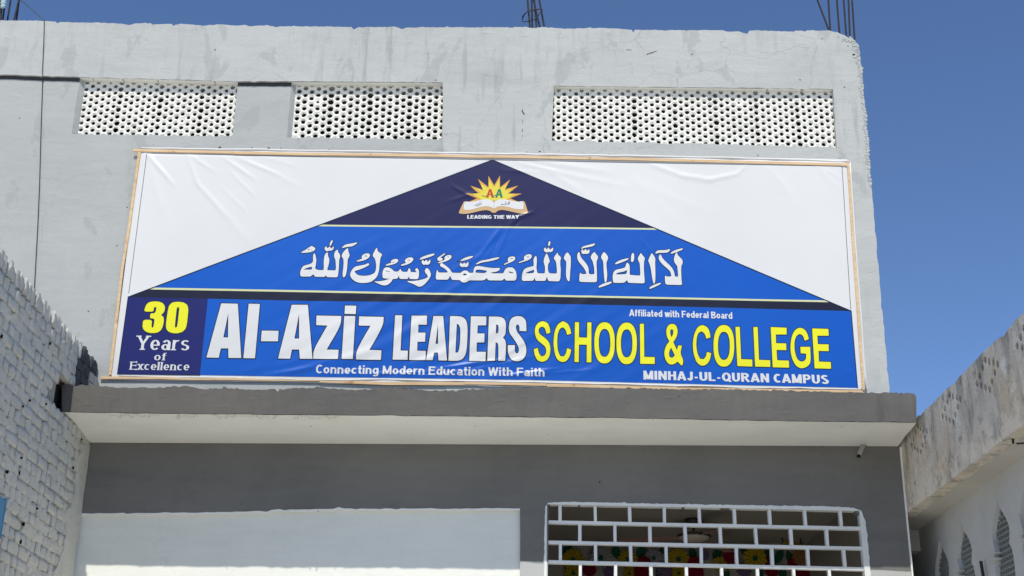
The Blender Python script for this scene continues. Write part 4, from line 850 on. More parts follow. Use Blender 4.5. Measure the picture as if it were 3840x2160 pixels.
# ---- emblem: rising sun behind an open book
cL = lambda p: crop(1680, 600, 5.572, p)
em = [[cL([(360,712),(640,712),(465,545),(730,630),(628,405),(845,575),(845,340),(965,540),(1085,335),(1087,580),(1297,415),(1195,620),(1467,545),(1265,710),(1545,712),(1300,810),(1460,880),(1200,900),(700,900),(440,880),(610,810)])]]
lettering('emblem_sun', em, M['v_orange'], .002, .0040)
lettering('emblem_sun_core', [[cL([(500,715),(680,700),(590,610),(740,655),(680,500),(850,610),(862,430),(965,580),(1068,430),(1075,615),(1240,500),(1180,650),(1350,610),(1240,712),(1400,730),(1270,805),(1200,860),(720,860),(640,800)])]], M['v_gold'], 0, .0048)
lettering('emblem_cover', [[smooth_c(cL([(220,1110),(320,900),(345,870),(520,890),(650,850),(800,830),(900,845),(960,880),(1020,845),(1120,830),(1250,850),(1450,890),(1580,865),(1610,900),(1672,1110),(1650,1130),(1550,1137),(1400,1110),(1250,1070),(1120,1050),(1040,1070),(990,1115),(930,1115),(880,1075),(800,1055),(680,1070),(520,1110),(380,1137),(250,1130)]))]], M['v_sand'], .002, .0054)
lettering('emblem_page', [[smooth_c(cL([(340,880),(500,885),(650,850),(780,830),(880,840),(958,885),(960,1035),(900,990),(800,975),(680,990),(540,1035),(420,1055),(325,1045)]))]], M['v_white'], 0, .0062)
lettering('emblem_page', [[smooth_c(cL([(1575,870),(1450,885),(1290,855),(1150,830),(1050,840),(964,885),(964,1035),(1020,990),(1110,975),(1230,985),(1380,1030),(1500,1045),(1580,1035)]))]], M['v_white'], 0, .0062)
def strokes(name, lst, s_, m, lay, w):
    lettering(name, [pen(cL(l), w, w) for l in lst], m, 0, lay)
lettering('emblem_letter', [[cL([(858,620),(905,620),(960,790),(912,795),(895,740),(860,735),(845,795),(795,795)]), cL([(878,665),(862,715),(893,718)])]], M['v_red'], 0, .0062)
lettering('emblem_letter', [[cL([(1050,618),(1098,620),(1145,795),(1098,797),(1082,745),(1045,745),(1025,797),(985,795)]), cL([(1068,665),(1050,720),(1078,722)])]], M['v_green'], 0, .0062)
strokes('emblem_swash', [[(712,750),(760,768),(830,755)], [(880,735),(940,760),(1010,745)], [(925,788),(960,795)]], 1, M['v_green'], .0068, 1.6)
strokes('emblem_script', [[(555,960),(600,950),(615,915)], [(600,970),(640,965),(660,925),(640,925),(645,945),(690,940),(695,900)], [(655,895),(680,885)], [(1105,950),(1140,930),(1150,945),(1200,945),(1195,880)], [(1215,940),(1240,915),(1250,940),(1270,940),(1265,880)], [(1285,935),(1285,880)]], 1, M['v_ink'], .0072, 1.9)

# ---- battens
def batten(pts, w, th, y, seed, label=None):
    r = random.Random(seed); P = [np.array(XZ(x, yy, y-th)) for x, yy in pts]; Q = []
    for a_, b_ in zip(P[:-1], P[1:]):
        n = max(1, int(np.linalg.norm(b_-a_)/.25))
        for k in range(n): Q.append(a_+(b_-a_)*k/n+np.array([r.gauss(0, .0012), r.gauss(0, .0012)])*(k > 0))
    Q.append(P[-1]); v = []
    for i, p in enumerate(Q):
        d = Q[min(i+1, len(Q)-1)]-Q[max(i-1, 0)]; d /= np.linalg.norm(d); nn_ = np.array([-d[1], d[0]])*w/2*r.uniform(.94, 1.06)
        a_, b_ = p-nn_, p+nn_; v += [(a_[0], y-th, a_[1]), (b_[0], y-th, b_[1]), (b_[0], y, b_[1]), (a_[0], y, a_[1])]
    f = [(0, 1, 2, 3), tuple(len(v)-4+i for i in (3, 2, 1, 0))]
    for i in range(len(Q)-1):
        for k in range(4): f.append((i*4+k, i*4+(k+1) % 4, (i+1)*4+(k+1) % 4, (i+1)*4+k))
    o = mobj('batten', v, f, M['wood'], bann, label=label)
    return o
yb = BY-.004
batten([(499, 562.5), (876, 571.5)], .024, .008, yb, 1); batten([(877, 573), (1500, 581), (1900, 587), (2300, 595), (3176, 617)], .023, .009, yb, 2)
batten([(523, 569), (484, 850), (458, 1010), (412, 1406)], .022, .008, yb, 3); batten([(3179, 604), (3188, 720), (3197, 880), (3219, 1180), (3238, 1463)], .019, .008, yb, 4)
batten([(377, 1416), (600, 1417), (1197, 1425)], .022, .008, yb, 5); batten([(1198, 1428), (1450, 1438), (1740, 1438)], .024, .008, yb, 6); batten([(1741, 1436), (2050, 1442)], .022, .008, yb, 7); batten([(2051, 1444), (2540, 1456)], .024, .009, yb, 8); batten([(2541, 1457), (3235, 1468)], .02, .008, yb, 9)
# rolled white hem showing round the battens
def hem(pts, r_, y, seed):
    r = random.Random(seed); g = Geo(); P = [XZ(a, b, y) for a, b in pts]; Q = []
    for (a, b) in zip(P[:-1], P[1:]):
        n = max(1, int(math.dist(a, b)/.12))
        for k in range(n): Q.append((a[0]+(b[0]-a[0])*k/n, y+r.gauss(0, .0018), a[1]+(b[1]-a[1])*k/n+r.gauss(0, .0022)))
    Q.append((P[-1][0], y, P[-1][1])); g.tube(Q, r_, 8); return g.obj('hem', M['v_white'], bann, smooth=True)
hem([(530, 556), (876, 561), (1500, 571), (1900, 577), (2400, 586), (2800, 594), (3186, 606)], .010, BY+.002, 1)
hem([(3187, 606), (3205, 880), (3228, 1180), (3247, 1466)], .009, BY+.002, 2)
hem([(404, 1424), (600, 1426), (1000, 1430), (1700, 1445), (2100, 1450), (2600, 1462), (3240, 1472)], .005, BY, 3)
hem([(445, 1410), (1000, 1420), (1300, 1426), (1430, 1421), (1540, 1425), (2000, 1434), (2600, 1448), (3228, 1461)], .006, BY-.008, 4)

# ================================================================== BRICK WALL ON THE LEFT
XB = -3.30
bw = empty('brick_wall', 'rough whitewashed brick side wall running towards the viewer at the left', 'brick wall', (XB-.12, -1.6, 0))
ch, bl_, jt = .083, .222, .010
Ztop0 = on_x(379, 1372, XB)[2]; pt = on_x(0, 925, XB); slope = (pt[2]-Ztop0)/(-pt[1])   # top rises slightly towards the viewer
def ztop(y): return Ztop0+slope*(-y)
slabz0, slabz1 = SX(300, 1548)[1]-.02, SX(300, 1445)[1]+.03
# core of the wall behind the face
YE = -3.6
def corez(y): return ztop(y)-.115
g = Geo()
gapy = -.93
ys = [YE, gapy, 0.]
def prism(pts, xa, xb): # polygon in (y,z)
    n = len(pts); g.add([(xa, y, z) for y, z in pts]+[(xb, y, z) for y, z in pts], [tuple(range(n)), tuple(range(2*n-1, n-1, -1))]+[(i, (i+1) % n, n+(i+1) % n, n+i) for i in range(n)])
prism([(YE, 0), (-.001, 0), (-.001, slabz0), (gapy, slabz0), (gapy, slabz1), (-.001, slabz1), (-.001, corez(0)), (YE, corez(YE))], XB-.235, XB-.016)
g.obj('wall_core', M['mortar'], bw)
# brick meshes: a few worn shapes shared by many bricks
def brick_mesh(L, H, T, seed, m):
    r = random.Random(seed); nu, nv = 6, 4; v = []; f = []
    for j in range(nv):
        for i in range(nu):
            u = i/(nu-1); w = j/(nv-1); e = (i in (0, nu-1)) or (j in (0, nv-1)); c = (i in (0, nu-1)) and (j in (0, nv-1))
            eu = i in (0, nu-1); x = (-.005 if eu else 0)-(.0022 if j in (0, nv-1) else 0)-(.003 if c else 0)+r.gauss(0, .0016)
            if e and r.random() < .10: x -= .010
            v.append((x, (u-.5)*L*(1 if not c else .965)+(r.gauss(0, .0025)), (w-.5)*H*(1 if not c else .93)+r.gauss(0, .002)))
    for j in range(nv-1):
        for i in range(nu-1): k = j*nu+i; f.append((k, k+1, k+nu+1, k+nu))
    ring = [i for i in range(nu)]+[j*nu+nu-1 for j in range(1, nv)]+[(nv-1)*nu+i for i in range(nu-2, -1, -1)]+[j*nu for j in range(nv-2, 0, -1)]
    b = len(v)
    for k in ring: v.append((-T, v[k][1], v[k][2]))
    n = len(ring)
    for i in range(n): f.append((ring[(i+1) % n], ring[i], b+i, b+(i+1) % n))
    f.append(tuple(b+i for i in range(n))[::-1])
    me = bpy.data.meshes.new('brick'); me.from_pydata(v, [], f); me.materials.append(m); me.polygons.foreach_set('use_smooth', [(seed % 3 == 0)]*((nu-1)*(nv-1))+[False]*(len(f)-(nu-1)*(nv-1)))
    bm = bmesh.new(); bm.from_mesh(me); bmesh.ops.recalc_face_normals(bm, faces=bm.faces); bm.to_mesh(me); bm.free(); return me
full = [brick_mesh(bl_-jt, ch-.0015, .05, 100+i, M['brick']) for i in range(12)]
half = [brick_mesh(bl_/2-jt, ch-.0015, .05, 200+i, M['brick']) for i in range(5)]
top_m = [brick_mesh(.070, .118, .115, 300+i, M['brick']) for i in range(6)]
top_d = [brick_mesh(.070, .118, .115, 400+i, M['brick_dark']) for i in range(3)]
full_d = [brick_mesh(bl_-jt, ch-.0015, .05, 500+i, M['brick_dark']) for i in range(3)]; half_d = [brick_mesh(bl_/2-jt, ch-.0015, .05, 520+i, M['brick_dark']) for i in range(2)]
r = random.Random(99); cand = []
rows = int((Ztop0-.118)/ch)+14
for j in range(rows):
    z = .03+(j+.5)*ch; off = (.0 if j % 2 else bl_/2)+r.uniform(-.012, .012); y = -off
    segs = []
    if off > .06: segs.append((0, -off))
    hd = (j % 3 == 1)
    while y > YE:
        Lb = bl_/2 if (hd or r.random() < .18) else bl_
        segs.append((y, y-Lb)); y -= Lb
    for a, b in segs:
        L = a-b; yc = (a+b)/2
        if z+ch/2 > ztop(yc)-.112: continue
        if a > gapy+.05 and slabz0 < z < slabz1: continue            # the slab beds in here
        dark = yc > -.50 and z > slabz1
        cand.append((yc, z, L, dark))
def in_view(y, z):
    p = np.array([XB, y, z])-CAM; d = p@_F; px = 1920+FPX*(p@_R)/d; py = 1080-FPX*(p@_U)/d; return px > -60 and py < 2215
cand_top = []
y = -.002
while y > YE:
    cand_top.append(y-.04); y -= .079+r.uniform(-.003, .006)
vis = [c for c in cand if in_view(c[0], c[1])]; hid = [c for c in cand if not in_view(c[0], c[1])]
vt = [y for y in cand_top if in_view(y, ztop(y))]
vis.sort(key=lambda c: c[0]); budget = 296-len(vt); hid += vis[budget:]; vis = vis[:budget]
for yc, z, L, dark in vis:
    me = r.choice((full_d if L > .18 else half_d) if dark else (full if L > .18 else half))
    o = bpy.data.objects.new('brick', me); link(o, bw)
    o.location = (XB+r.gauss(0, .0022), yc+r.gauss(0, .002), z+r.gauss(0, .0018)); o.rotation_euler = (r.gauss(0, .012), r.gauss(0, .02), r.gauss(0, .022)); base_L = (bl_-jt) if L > .18 else (bl_/2-jt); o.scale = (1, min(1.12, (L-jt)/base_L), 1)
for y in vt:
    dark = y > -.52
    o = bpy.data.objects.new('brick', r.choice(top_d if dark else top_m)); link(o, bw)
    o.location = (XB+r.gauss(0, .006), y, ztop(y)-.060+r.gauss(0, .004)); o.rotation_euler = (r.gauss(0, .025), r.gauss(0, .02), r.gauss(0, .03))
g = Geo()
for yc, z, L, dark in hid: g.box((XB-.05, yc-L/2+jt/2, z-ch/2+.004), (XB-.003+r.gauss(0, .003), yc+L/2-jt/2, z+ch/2-.004))
for y in cand_top:
    if y not in vt: g.box((XB-.115, y-.035, ztop(y)-.118), (XB, y+.035, ztop(y)))
g.obj('brick', M['brick'], bw, kind='stuff', label='remaining bricks of the lower and nearer part of the wall')
# dark pocket where the slab enters, mortar smears
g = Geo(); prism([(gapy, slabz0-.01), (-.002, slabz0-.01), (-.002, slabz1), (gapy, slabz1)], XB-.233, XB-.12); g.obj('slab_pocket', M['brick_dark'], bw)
g = Geo(); rr = random.Random(31)
for k in range(160):
    y = rr.uniform(-2.4, -.02); z = rr.uniform(3.1, ztop(y)-.15)
    if y > gapy and slabz0-.03 < z < slabz1+.02: continue
    if y > -.55 and z > slabz1: continue
    if z > 4.1 and rr.random() < .62: continue
    s_ = rr.uniform(.010, .030); vs = [(XB+.003, y, z)]+[(XB-.006, y+s_*1.3*math.cos(q*.9)*rr.uniform(.6, 1.2), z+s_*.8*math.sin(q*.9)*rr.uniform(.6, 1.2)) for q in range(7)]
    g.add(vs, [(0, 1+q, 1+(q+1) % 7) for q in range(7)])
g.obj('mortar_smear', M['brick'], bw, smooth=True, kind='stuff')

edge = rough_line([(-.002, 4.36), (-.12, 4.34), (-.26, 4.20), (-.20, 3.98), (-.34, 3.80), (-.30, 3.55), (-.46, 3.30), (-.40, 3.0), (-.5, 2.4), (-.45, 1.5), (-.4, 0)], .05, .012, 61)
plate('plaster_smear', [edge+[(-.002, 0)]], XB+.004, XB-.02, M['brick'], bw, axis='x', step=.06, wob=.006)
g = Geo(); rr = random.Random(77)
for yc, z, L, dark in rr.sample(vis, min(16, len(vis))):
    if dark: continue
    y_ = yc+L/2+rr.uniform(-.004, .004); z_ = z+rr.uniform(-.03, .03); s_ = rr.uniform(.006, .016); n = 7
    g.add([(XB+.0035, y_+s_*.7*math.cos(q*.9)*rr.uniform(.6, 1.1), z_+s_*1.3*math.sin(q*.9)*rr.uniform(.6, 1.1)) for q in range(n)]+[(XB-.03, y_, z_)], [(q, (q+1) % n, n) for q in range(n)])
g.obj('joint_shade_mark', M['hole_shade'], bw, kind='stuff', recalc=False)  # dark marks on the brick face, colouring in the shade of open joints
# blue board at the left edge
a = on_x(22, 1876, XB+.03); b = on_x(3, 2012, XB+.03)
o = empty('blue_board', 'faded blue board fixed to the whitewashed bricks at the lower left edge', 'board', (XB+.02, float(a[1])-.3, float(b[2])))
g = Geo(); ya, za = float(a[1]), float(a[2]); yb_, zb = float(b[1]), float(b[2])
g.add([(x, y, z) for x in (XB+.012, XB+.030) for y, z in ((ya, za), (ya-.65, za+.02), (ya-.65, zb-.0), (ya, zb))], [(0, 1, 2, 3), (7, 6, 5, 4), (0, 4, 5, 1), (1, 5, 6, 2), (2, 6, 7, 3), (3, 7, 4, 0)])
g.obj('panel', M['blueboard'], o)
g = Geo(); g.box((XB+.010, ya-.002, zb-.01), (XB+.034, ya+.010, za+.012)); g.obj('edge_strip', M['blueboard'], o)

# ================================================================== NEIGHBOUR ON THE RIGHT
XN = xr+.015
nb_ = empty('neighbour_building', 'stained concrete building with pierced parapet and pointed lattice windows at the right', 'building', (XN+1, -1.5, 0))
def stained():
    m = mat('stained_old_concrete', (.38, .36, .33), .95, .1); t = NT(m); zz = t.axis(2); yy_ = t.axis(1)
    c = t.mix(t.ramp(t.noise(1.3, 6, .6, dist=.6), .35, .65), (.66, .625, .55), (.55, .51, .44))
    c = t.mix(t.math('MULTIPLY', t.ramp(t.noise(2.2, 5, .6, loc=(2, 5, 1)), .45, .6), t.ramp(zz, 4.6, 4.0)), c, (.56, .46, .33))
    c = t.mix(t.ramp(t.noise(3.2, 8, .7, sc=(1, 1.6, .5), loc=(8, 2, 2)), .50, .68, 0, .9), c, (.22, .22, .21))
    c = t.mix(t.ramp(t.noise(9, 8, .75, loc=(1, 2, 9)), .54, .66, 0, .75), c, (.15, .15, .145))
    c = t.mix(t.ramp(t.noise(5, 7, .7, loc=(6, 1, 3)), .57, .66, 0, .85), c, (.72, .71, .67))
    c = t.mix(t.ramp(t.noise(40, 5, .7), .5, .75, 0, .5), c, (.2, .19, .17))
    dr = t.noise(4.5, 5, .6, sc=(1, 1.3, .16), loc=(3, 6, 5)); c = t.mix(t.math('MULTIPLY', t.ramp(dr, .54, .64, 0, .9), t.ramp(zz, 4.15, 4.7)), c, (.14, .14, .135))
    c = t.mix(t.math('MULTIPLY', t.ramp(t.noise(6, 8, .75, loc=(7, 7, 7)), .47, .55), t.ramp(zz, 4.22, 4.02)), c, (.66, .60, .50))  # paler broken band paints in the light on the bottom edge
    t.color(c); p = t.bump(t.noise(7, 9, .7), .9, .03); t.bump(t.noise(60, 6, .75), .6, .006, p); return m
M['stained'] = stained()
M['nwall'] = plaster('neighbour_wall_paint', (.55, .55, .53), (.48, .485, .47), (.42, .42, .41), crack=.05, bumpk=.35)
M['nsoff'] = plaster('neighbour_soffit_paint', (.52, .50, .45), (.45, .43, .39), (.36, .34, .30), crack=.1, bumpk=.5)
def YZ(x, y, X=None): p = on_x(x, y, XN if X is None else X); return (float(p[1]), float(p[2]))
A, B = YZ(3436.5, 1571.6), YZ(3840, 1172.9); C_, D_ = YZ(3401.7, 1923.5), YZ(3840, 1589)
zt_f = lambda y: A[1]+(B[1]-A[1])*(y-A[0])/(B[0]-A[0]); zb_f = lambda y: C_[1]+(D_[1]-C_[1])*(y-C_[0])/(D_[0]-C_[0])
YN1 = -6.0; y0n = 1.6
z7 = lambda p: [(3240+a/1.435, 1150+b/1.435) for a, b in p]
pats = [z7([(285,638),(303,650),(321,660),(338,670),(326,710),(314,745),(305,783),(289,773),(271,763),(254,750),(265,712),(277,673)]), z7([(461,470),(480,481),(499,488),(519,498),(505,540),(489,585),(477,622),(458,611),(440,599),(420,595),(435,553),(450,508)]),
        z7([(652,287),(672,297),(695,300),(718,310),(703,355),(687,403),(675,445),(652,437),(630,425),(607,415),(622,373),(637,327)])]
rel = [YZ(*p) for p in pats[2]]; cen = np.mean(rel, 0); rel = [np.array(p)-cen for p in rel]
c0 = [np.mean([YZ(*p) for p in pt_], 0) for pt_ in pats]; dstep = c0[2]-c0[1]
cens = c0+[YZ(*z7([(853, 150)])[0])-np.array(rel[10]) if False else c0[2]+dstep*(k+1) for k in range(4)]
holes = []
rh_ = random.Random(4)
for c in cens:
    for d_ in rel:
        y, z = c[0]+d_[0], c[1]+d_[1]
        if y < YN1+.1 or y > -.02: continue
        holes.append([(y+.027*math.cos(k*.7854), z+.027*math.sin(k*.7854)) for k in range(8)])
ed = rough_line([(y0n, zt_f(y0n)), (YN1, zt_f(YN1))], .07, .004, 51)+rough_line([(YN1, zb_f(YN1)), (y0n, zb_f(y0n))], .07, .003, 52)
plate('parapet', [ed]+holes, XN, XN+.10, M['stained'], nb_, axis='x', label='stained grey parapet with diamond patterns of drilled holes')
# copings and hidden back of the parapet
zsf = zb_f(-2)
p1 = on_z(3463.5, 1976, zb_f(0)); p2 = on_z(3840, 1709.5, zb_f(-1.5)); XW = float((p1[0]+p2[0])/2)
g = Geo()
g.add([(XN+.102, y0n, zt_f(y0n)-.03), (XN+.102, YN1, zt_f(YN1)-.03), (XN+1.2, YN1, zt_f(YN1)-.03), (XN+1.2, y0n, zt_f(y0n)-.03), (XN+.102, y0n, zb_f(y0n)+.12), (XN+.102, YN1, zb_f(YN1)+.12), (XN+1.2, YN1, zb_f(YN1)+.12), (XN+1.2, y0n, zb_f(y0n)+.12)], [(4, 5, 1, 0), (5, 6, 2, 1), (7, 4, 0, 3)])
g.add([(XN+.16, y0n, zt_f(y0n)-.035), (XN+.16, YN1, zt_f(YN1)-.035), (XN+.16, YN1, zb_f(YN1)+.1), (XN+.16, y0n, zb_f(y0n)+.1)], [(0, 1, 2, 3)])
g = Geo(); 
def skew(xa, xb, za, zb): # slab following the slope of the building line
    g.add([(x, y, (zb_f(y)+dz_)) for dz_ in (za, zb) for x, y in ((xa, y0n), (xa, YN1), (xb, YN1), (xb, y0n))], [(0, 1, 2, 3), (7, 6, 5, 4), (0, 4, 5, 1), (1, 5, 6, 2), (2, 6, 7, 3), (3, 7, 4, 0)])
skew(XN+.101, XW+2.2, .0, .12); g.obj('eaves_slab', M['nsoff'], nb_)
g = Geo(); skew(XN+.045, XN+.055, .14, zt_f(0)-zb_f(0)-.02); g.obj('parapet_hole_shade', M['hole_shade'], nb_)  # black plate crossing the holes, their inner shade put into its colour
# wall with pointed openings
z5 = lambda p: [(3400+a/3.15, 1700+b/3.15) for a, b in p]
o3 = [YZ(x, y, XW) for x, y in z5([(1060,540),(1110,620),(1170,700),(1205,760),(1217,830),(1217,900),(1205,985),(1245,1040),(1262,1110),(1270,1200),(1282,1310),(1295,1449)])]
l3 = [YZ(x, y, XW) for x, y in z5([(1070,1449),(1050,1300),(1022,1160),(1040,1100),(1030,1040),(1010,970),(1003,860),(1020,760),(1050,640)])]
ap = np.array(o3[0])
apx = [np.array(YZ(*z5([q])[0], XW)) for q in [(380, 1010), (637, 800), (1060, 540)]]
pitch_pair = apx[1][0]-apx[0][0]
apx.append(apx[2]+(apx[1]-apx[0])); apx.append(apx[3]+(apx[2]-apx[1])); apx.append(apx[4]+(apx[1]-apx[0]))
# symmetric half profile (half width, drop) of the onion arch
half_w = [(0, 0), (.03, .05), (.08, .105), (.135, .16), (.168, .21), (.174, .25), (.158, .295), (.138, .335), (.175, .372), (.186, .43)]
def arch(c, bottom):
    L = [(c[0]+w, c[1]-d_) for w, d_ in half_w]+[(c[0]+.187, bottom)]; Rr = [(c[0]-.187, bottom)]+[(c[0]-w, c[1]-d_) for w, d_ in half_w[:0:-1]]
    return L+Rr
wz = lambda y: zb_f(y)+.002
bott = 1.0
wo_ = [(1.4, 0), (1.4, wz(1.4)), (YN1, wz(YN1)), (YN1, 0)]
plate('side_wall', [wo_]+[arch(c, bott) for c in apx if c[0] > YN1+.3], XW, XW+.13, M['nwall'], nb_, axis='x')
lat_m = plaster('grey_green_lattice', (.26, .275, .26), (.21, .225, .21), (.12, .13, .12), crack=0, bumpk=.6)
for i, c in enumerate(apx):
    if c[0] < YN1+.3: continue
    w = empty_child('lattice_window', nb_)
    g = Geo(); zt_ = c[1]; y_a, y_b = c[0]-.21, c[0]+.21; n = 0
    z = bott
    while z < zt_:
        g.box((XW+.030, y_a, z-.006), (XW+.062, y_b, z+.006)); k = 0; y = y_a+(.025 if n % 2 else 0)
        while y < y_b: g.box((XW+.032, y-.005, z+.006), (XW+.060, y+.005, z+.033)); y += .05
        z += .039; n += 1
    g.obj('lattice', lat_m, w, kind='stuff')
    g = Geo(); g.box((XW+.135, y_a-.05, bott-.1), (XW+.15, y_b+.05, zt_+.05)); g.obj('shade', M['room_upper'], w)
    g = Geo()
    for dz_ in (.345, .385): g.box((XW-.012, c[0]+.12, zt_-dz_-.009), (XW+.03, c[0]+.20, zt_-dz_+.004))
    g.obj('ledge', M['nwall'], w)
g = Geo(); g.box((XW+.131, YN1, 0), (XW+2.2, YN1+.15, zb_f(YN1)-.01)); g.box((XW+2.05, YN1+.151, 0), (XW+2.2, 1.6, zb_f(0)-.1)); g.obj('outer_wall', M['nwall'], nb_)
# end wall, stub beam, gap
g = Geo(); g.box((XN+.0, 1.30, 0), (XW-.001, 1.42, zb_f(1.3)-.002)); g.obj('end_wall', M['room_upper'], nb_)
zst = float(on_y(3430, 2066, .65)[2])
g = Geo(); g.box((XN+.002, .65, zst), (XW-.001, .80, zb_f(.75)-.002)); g.obj('stub_beam', M['nwall'], nb_)
g = Geo(); g.box((float(on_y(3430, 2100, .88)[0]), .88, 0), (XW-.001, 1.02, zst+.05)); g.obj('pilaster', M['nwall'], nb_)
# metal bar leaning by the wall
pa, pb = on_x(3678, 2105, XW-.03), on_x(3688, 2165, XW-.03)
g = Geo(); g.tube([pa, pb+(pb-pa)*3], .012, 8)
o = g.obj('wall_pipe', M['steel']); tag(o, 'short dark vertical pipe on the neighbour wall between two lattice windows', 'pipe')
# small bracket high on the soffit
pa = on_z(3800, 1663, zb_f(-1.8)-.03); pb = on_z(3850, 1660, zb_f(-1.8)-.03)
g = Geo(); g.tube([pa+np.array([0.02, 0, .0]), pb+np.array([.04, 0, 0])], .006, 8); g.tube([pa, pa+np.array([0, 0, .035])], .008, 6)
o = g.obj('soffit_hook', M['steel']); tag(o, 'dark metal rod hanging under the neighbour soffit at the right edge', 'hook')

# ================================================================== BARS ON THE ROOF
def bars(label, lst, loc, Ys, extra=None):
    e_ = empty('rebar_bundle', label, 'reinforcing bars', loc, 'rusty reinforcing bars standing on the parapet')
    for i, ((xa, ya), (xb, yb2)) in enumerate(lst):
        Y = Ys+.03*(i % 3); a = on_y(xa, ya, Y); b = on_y(xb, yb2, Y); d = (a-b)/np.linalg.norm(a-b)
        rr = random.Random(i*7+int(xa)); P = [b-d*.10, b, a, a+d*.35+np.array([rr.gauss(0, .02), 0, 0]), a+d*.7+np.array([rr.gauss(0, .04), rr.gauss(0, .02), 0])]
        g = Geo(); g.tube(P, .0078, 8)
        for k in range(1, 26):     # ribs
            c = b+d*(.016*k)
            if k*.016 < np.linalg.norm(a-b)+.05: g.tube([c, c+d*.004], .0093, 7)
        g.obj('rebar', M['steel'], e_, smooth=False)
    return e_
cz = lambda p: (p[0]/10.733, p[1]/10.733); c3 = lambda p: (1900+p[0]/2.337, p[1]/2.337); c4 = lambda p: (2840+p[0]/2.07, p[1]/2.07)
e1 = bars('bundle of rusty bars with a bent stirrup above the middle of the parapet', [(c3((183, 0)), c3((204, 244))), (c3((219, 0)), c3((224, 242))), (c3((236, 0)), c3((290, 240))), (c3((243, 10)), c3((262, 240))), (c3((286, 0)), c3((330, 238)))], tuple(map(float, on_y(2000, 100, .12))), .08)
g = Geo(); lp = [(310, 95), (312, 78), (240, 84), (182, 96), (150, 135), (135, 175), (142, 192), (190, 184), (250, 168), (275, 140), (300, 98), (300, 84)]
g.tube([on_y(*c3(p), .06+.012*(i % 2)) for i, p in enumerate(lp)], .0052, 7); g.tube([on_y(*c3(p), .055) for p in [(136, 150), (160, 118), (186, 98), (250, 88)]], .0052, 7); g.obj('stirrup', M['steel'], e1, smooth=True)
e2 = bars('six rusty bars fanning up from the broken right end of the parapet', [(c4((466, 0)), c4((556, 236))), (c4((551, 0)), c4((566, 240))), (c4((617, 0)), c4((638, 268))), (c4((670, 0)), c4((691, 288))), (c4((707, 0)), c4((719, 292))), (c4((735, 0)), c4((756, 312)))], tuple(map(float, on_y(3170, 120, .12))), .06)
e3 = bars('rusty bars tied with a pale rag at the left end of the parapet', [(cz((100, 0)), cz((25, 820))), (cz((215, 0)), cz((110, 820))), (cz((430, 0)), cz((300, 810))), (cz((760, 0)), cz((560, 820))), (cz((770, 0)), cz((660, 820))), (cz((30, 0)), cz((-60, 820)))], tuple(map(float, on_y(40, 80, .12))), .08)
g = Geo(); rr = random.Random(3)
for k in range(9): 
    y_ = 300-k*42; w_ = rr.uniform(60, 110); x_ = 125-k*(-4)
    g.tube([on_y(*cz((x_-w_, y_+rr.uniform(-20, 20))), .05), on_y(*cz((x_, y_-25)), .03), on_y(*cz((x_+w_, y_+rr.uniform(-20, 20))), .05)], [.010, .016, .010], 7)
g.obj('rag', M['cloth'], e3, smooth=True)

# cable down the front wall
yc_ = .006
P = [on_y(*p, yc_) for p in [(168, 82), (166, 160), (161, 270)]]+[on_y(160.5, 285, -.005)]+[on_y(*p, left_y(on_y(*p, .01)[2])-.008) for p in [(160, 300), (154, 480), (148, 700), (141, 860), (131, 1040), (118, 1300)]]
for p in P[:3]: p[1] = -.008
P = [on_y(20, -60, .05), on_y(78, 0, .02), on_y(166, 76, -.006)]+P
g = Geo(); g.tube(P, .0036, 8); o = g.obj('cable', M['cable'], smooth=True); tag(o, 'thin black cable hanging from the roof bars down the left of the facade', 'cable')

# ================================================================== INSIDE THE GROUND FLOOR ROOM
# ceiling fan
fc = on_y(2600, 1950, 2.1); fz = 4.305
fan = empty('ceiling_fan', 'dark ceiling fan with drooping blades seen through the grille', 'ceiling fan', (float(fc[0]), 2.1, fz))
FM = mat('dark_bronze_fan', (.05, .045, .04), .5, .4); FM2 = mat('cream_fan_body', (.45, .42, .36), .5, .4); FB = mat('dull_red_fan_blade', (.30, .17, .15), .6, .3)
def lathe(prof, c, m, name, parent, n=20):
    v = [(c[0]+r_*math.cos(2*math.pi*k/n), c[1]+r_*math.sin(2*math.pi*k/n), c[2]+z_) for r_, z_ in prof for k in range(n)]
    f = [(i*n+k, i*n+(k+1) % n, (i+1)*n+(k+1) % n, (i+1)*n+k) for i in range(len(prof)-1) for k in range(n)]
    return mobj(name, v, f, m, parent, smooth=True)
c = (float(fc[0]), 2.1, fz)
lathe([(.0, 0), (.07, 0), (.075, -.03), (.03, -.06), (.0, -.06)], c, FM, 'canopy', fan)
lathe([(.012, -.05), (.012, -.13)], c, FM, 'downrod', fan)
lathe([(.0, -.12), (.05, -.12), (.13, -.135), (.15, -.16), (.13, -.19), (.05, -.21), (.0, -.212)], c, FM2, 'motor', fan)
lathe([(.145, -.145), (.158, -.15), (.158, -.165), (.145, -.17)], c, FM, 'trim_ring', fan)
for k in range(3):
    a_ = math.radians(172+120*k); ca, sa = math.cos(a_), math.sin(a_)
    def bp(r_, t_, z_): return (c[0]+ca*r_-sa*t_, c[1]+sa*r_+ca*t_, c[2]+z_)
    v = []
    for r_, hw_, z_ in ((.12, .02, -.17), (.2, .025, -.175), (.24, .06, -.178), (.5, .07, -.19), (.68, .06, -.20)):
        for t_, dz_ in ((-hw_, -.006), (hw_, .006), (hw_, .009), (-hw_, -.003)): v.append(bp(r_, t_, z_+dz_))
    f = [(0, 1, 2, 3), (19, 18, 17, 16)]+[(i*4+q, i*4+(q+1) % 4, (i+1)*4+(q+1) % 4, (i+1)*4+q) for i in range(4) for q in range(4)]
    mobj('blade', v, f, FB, fan)
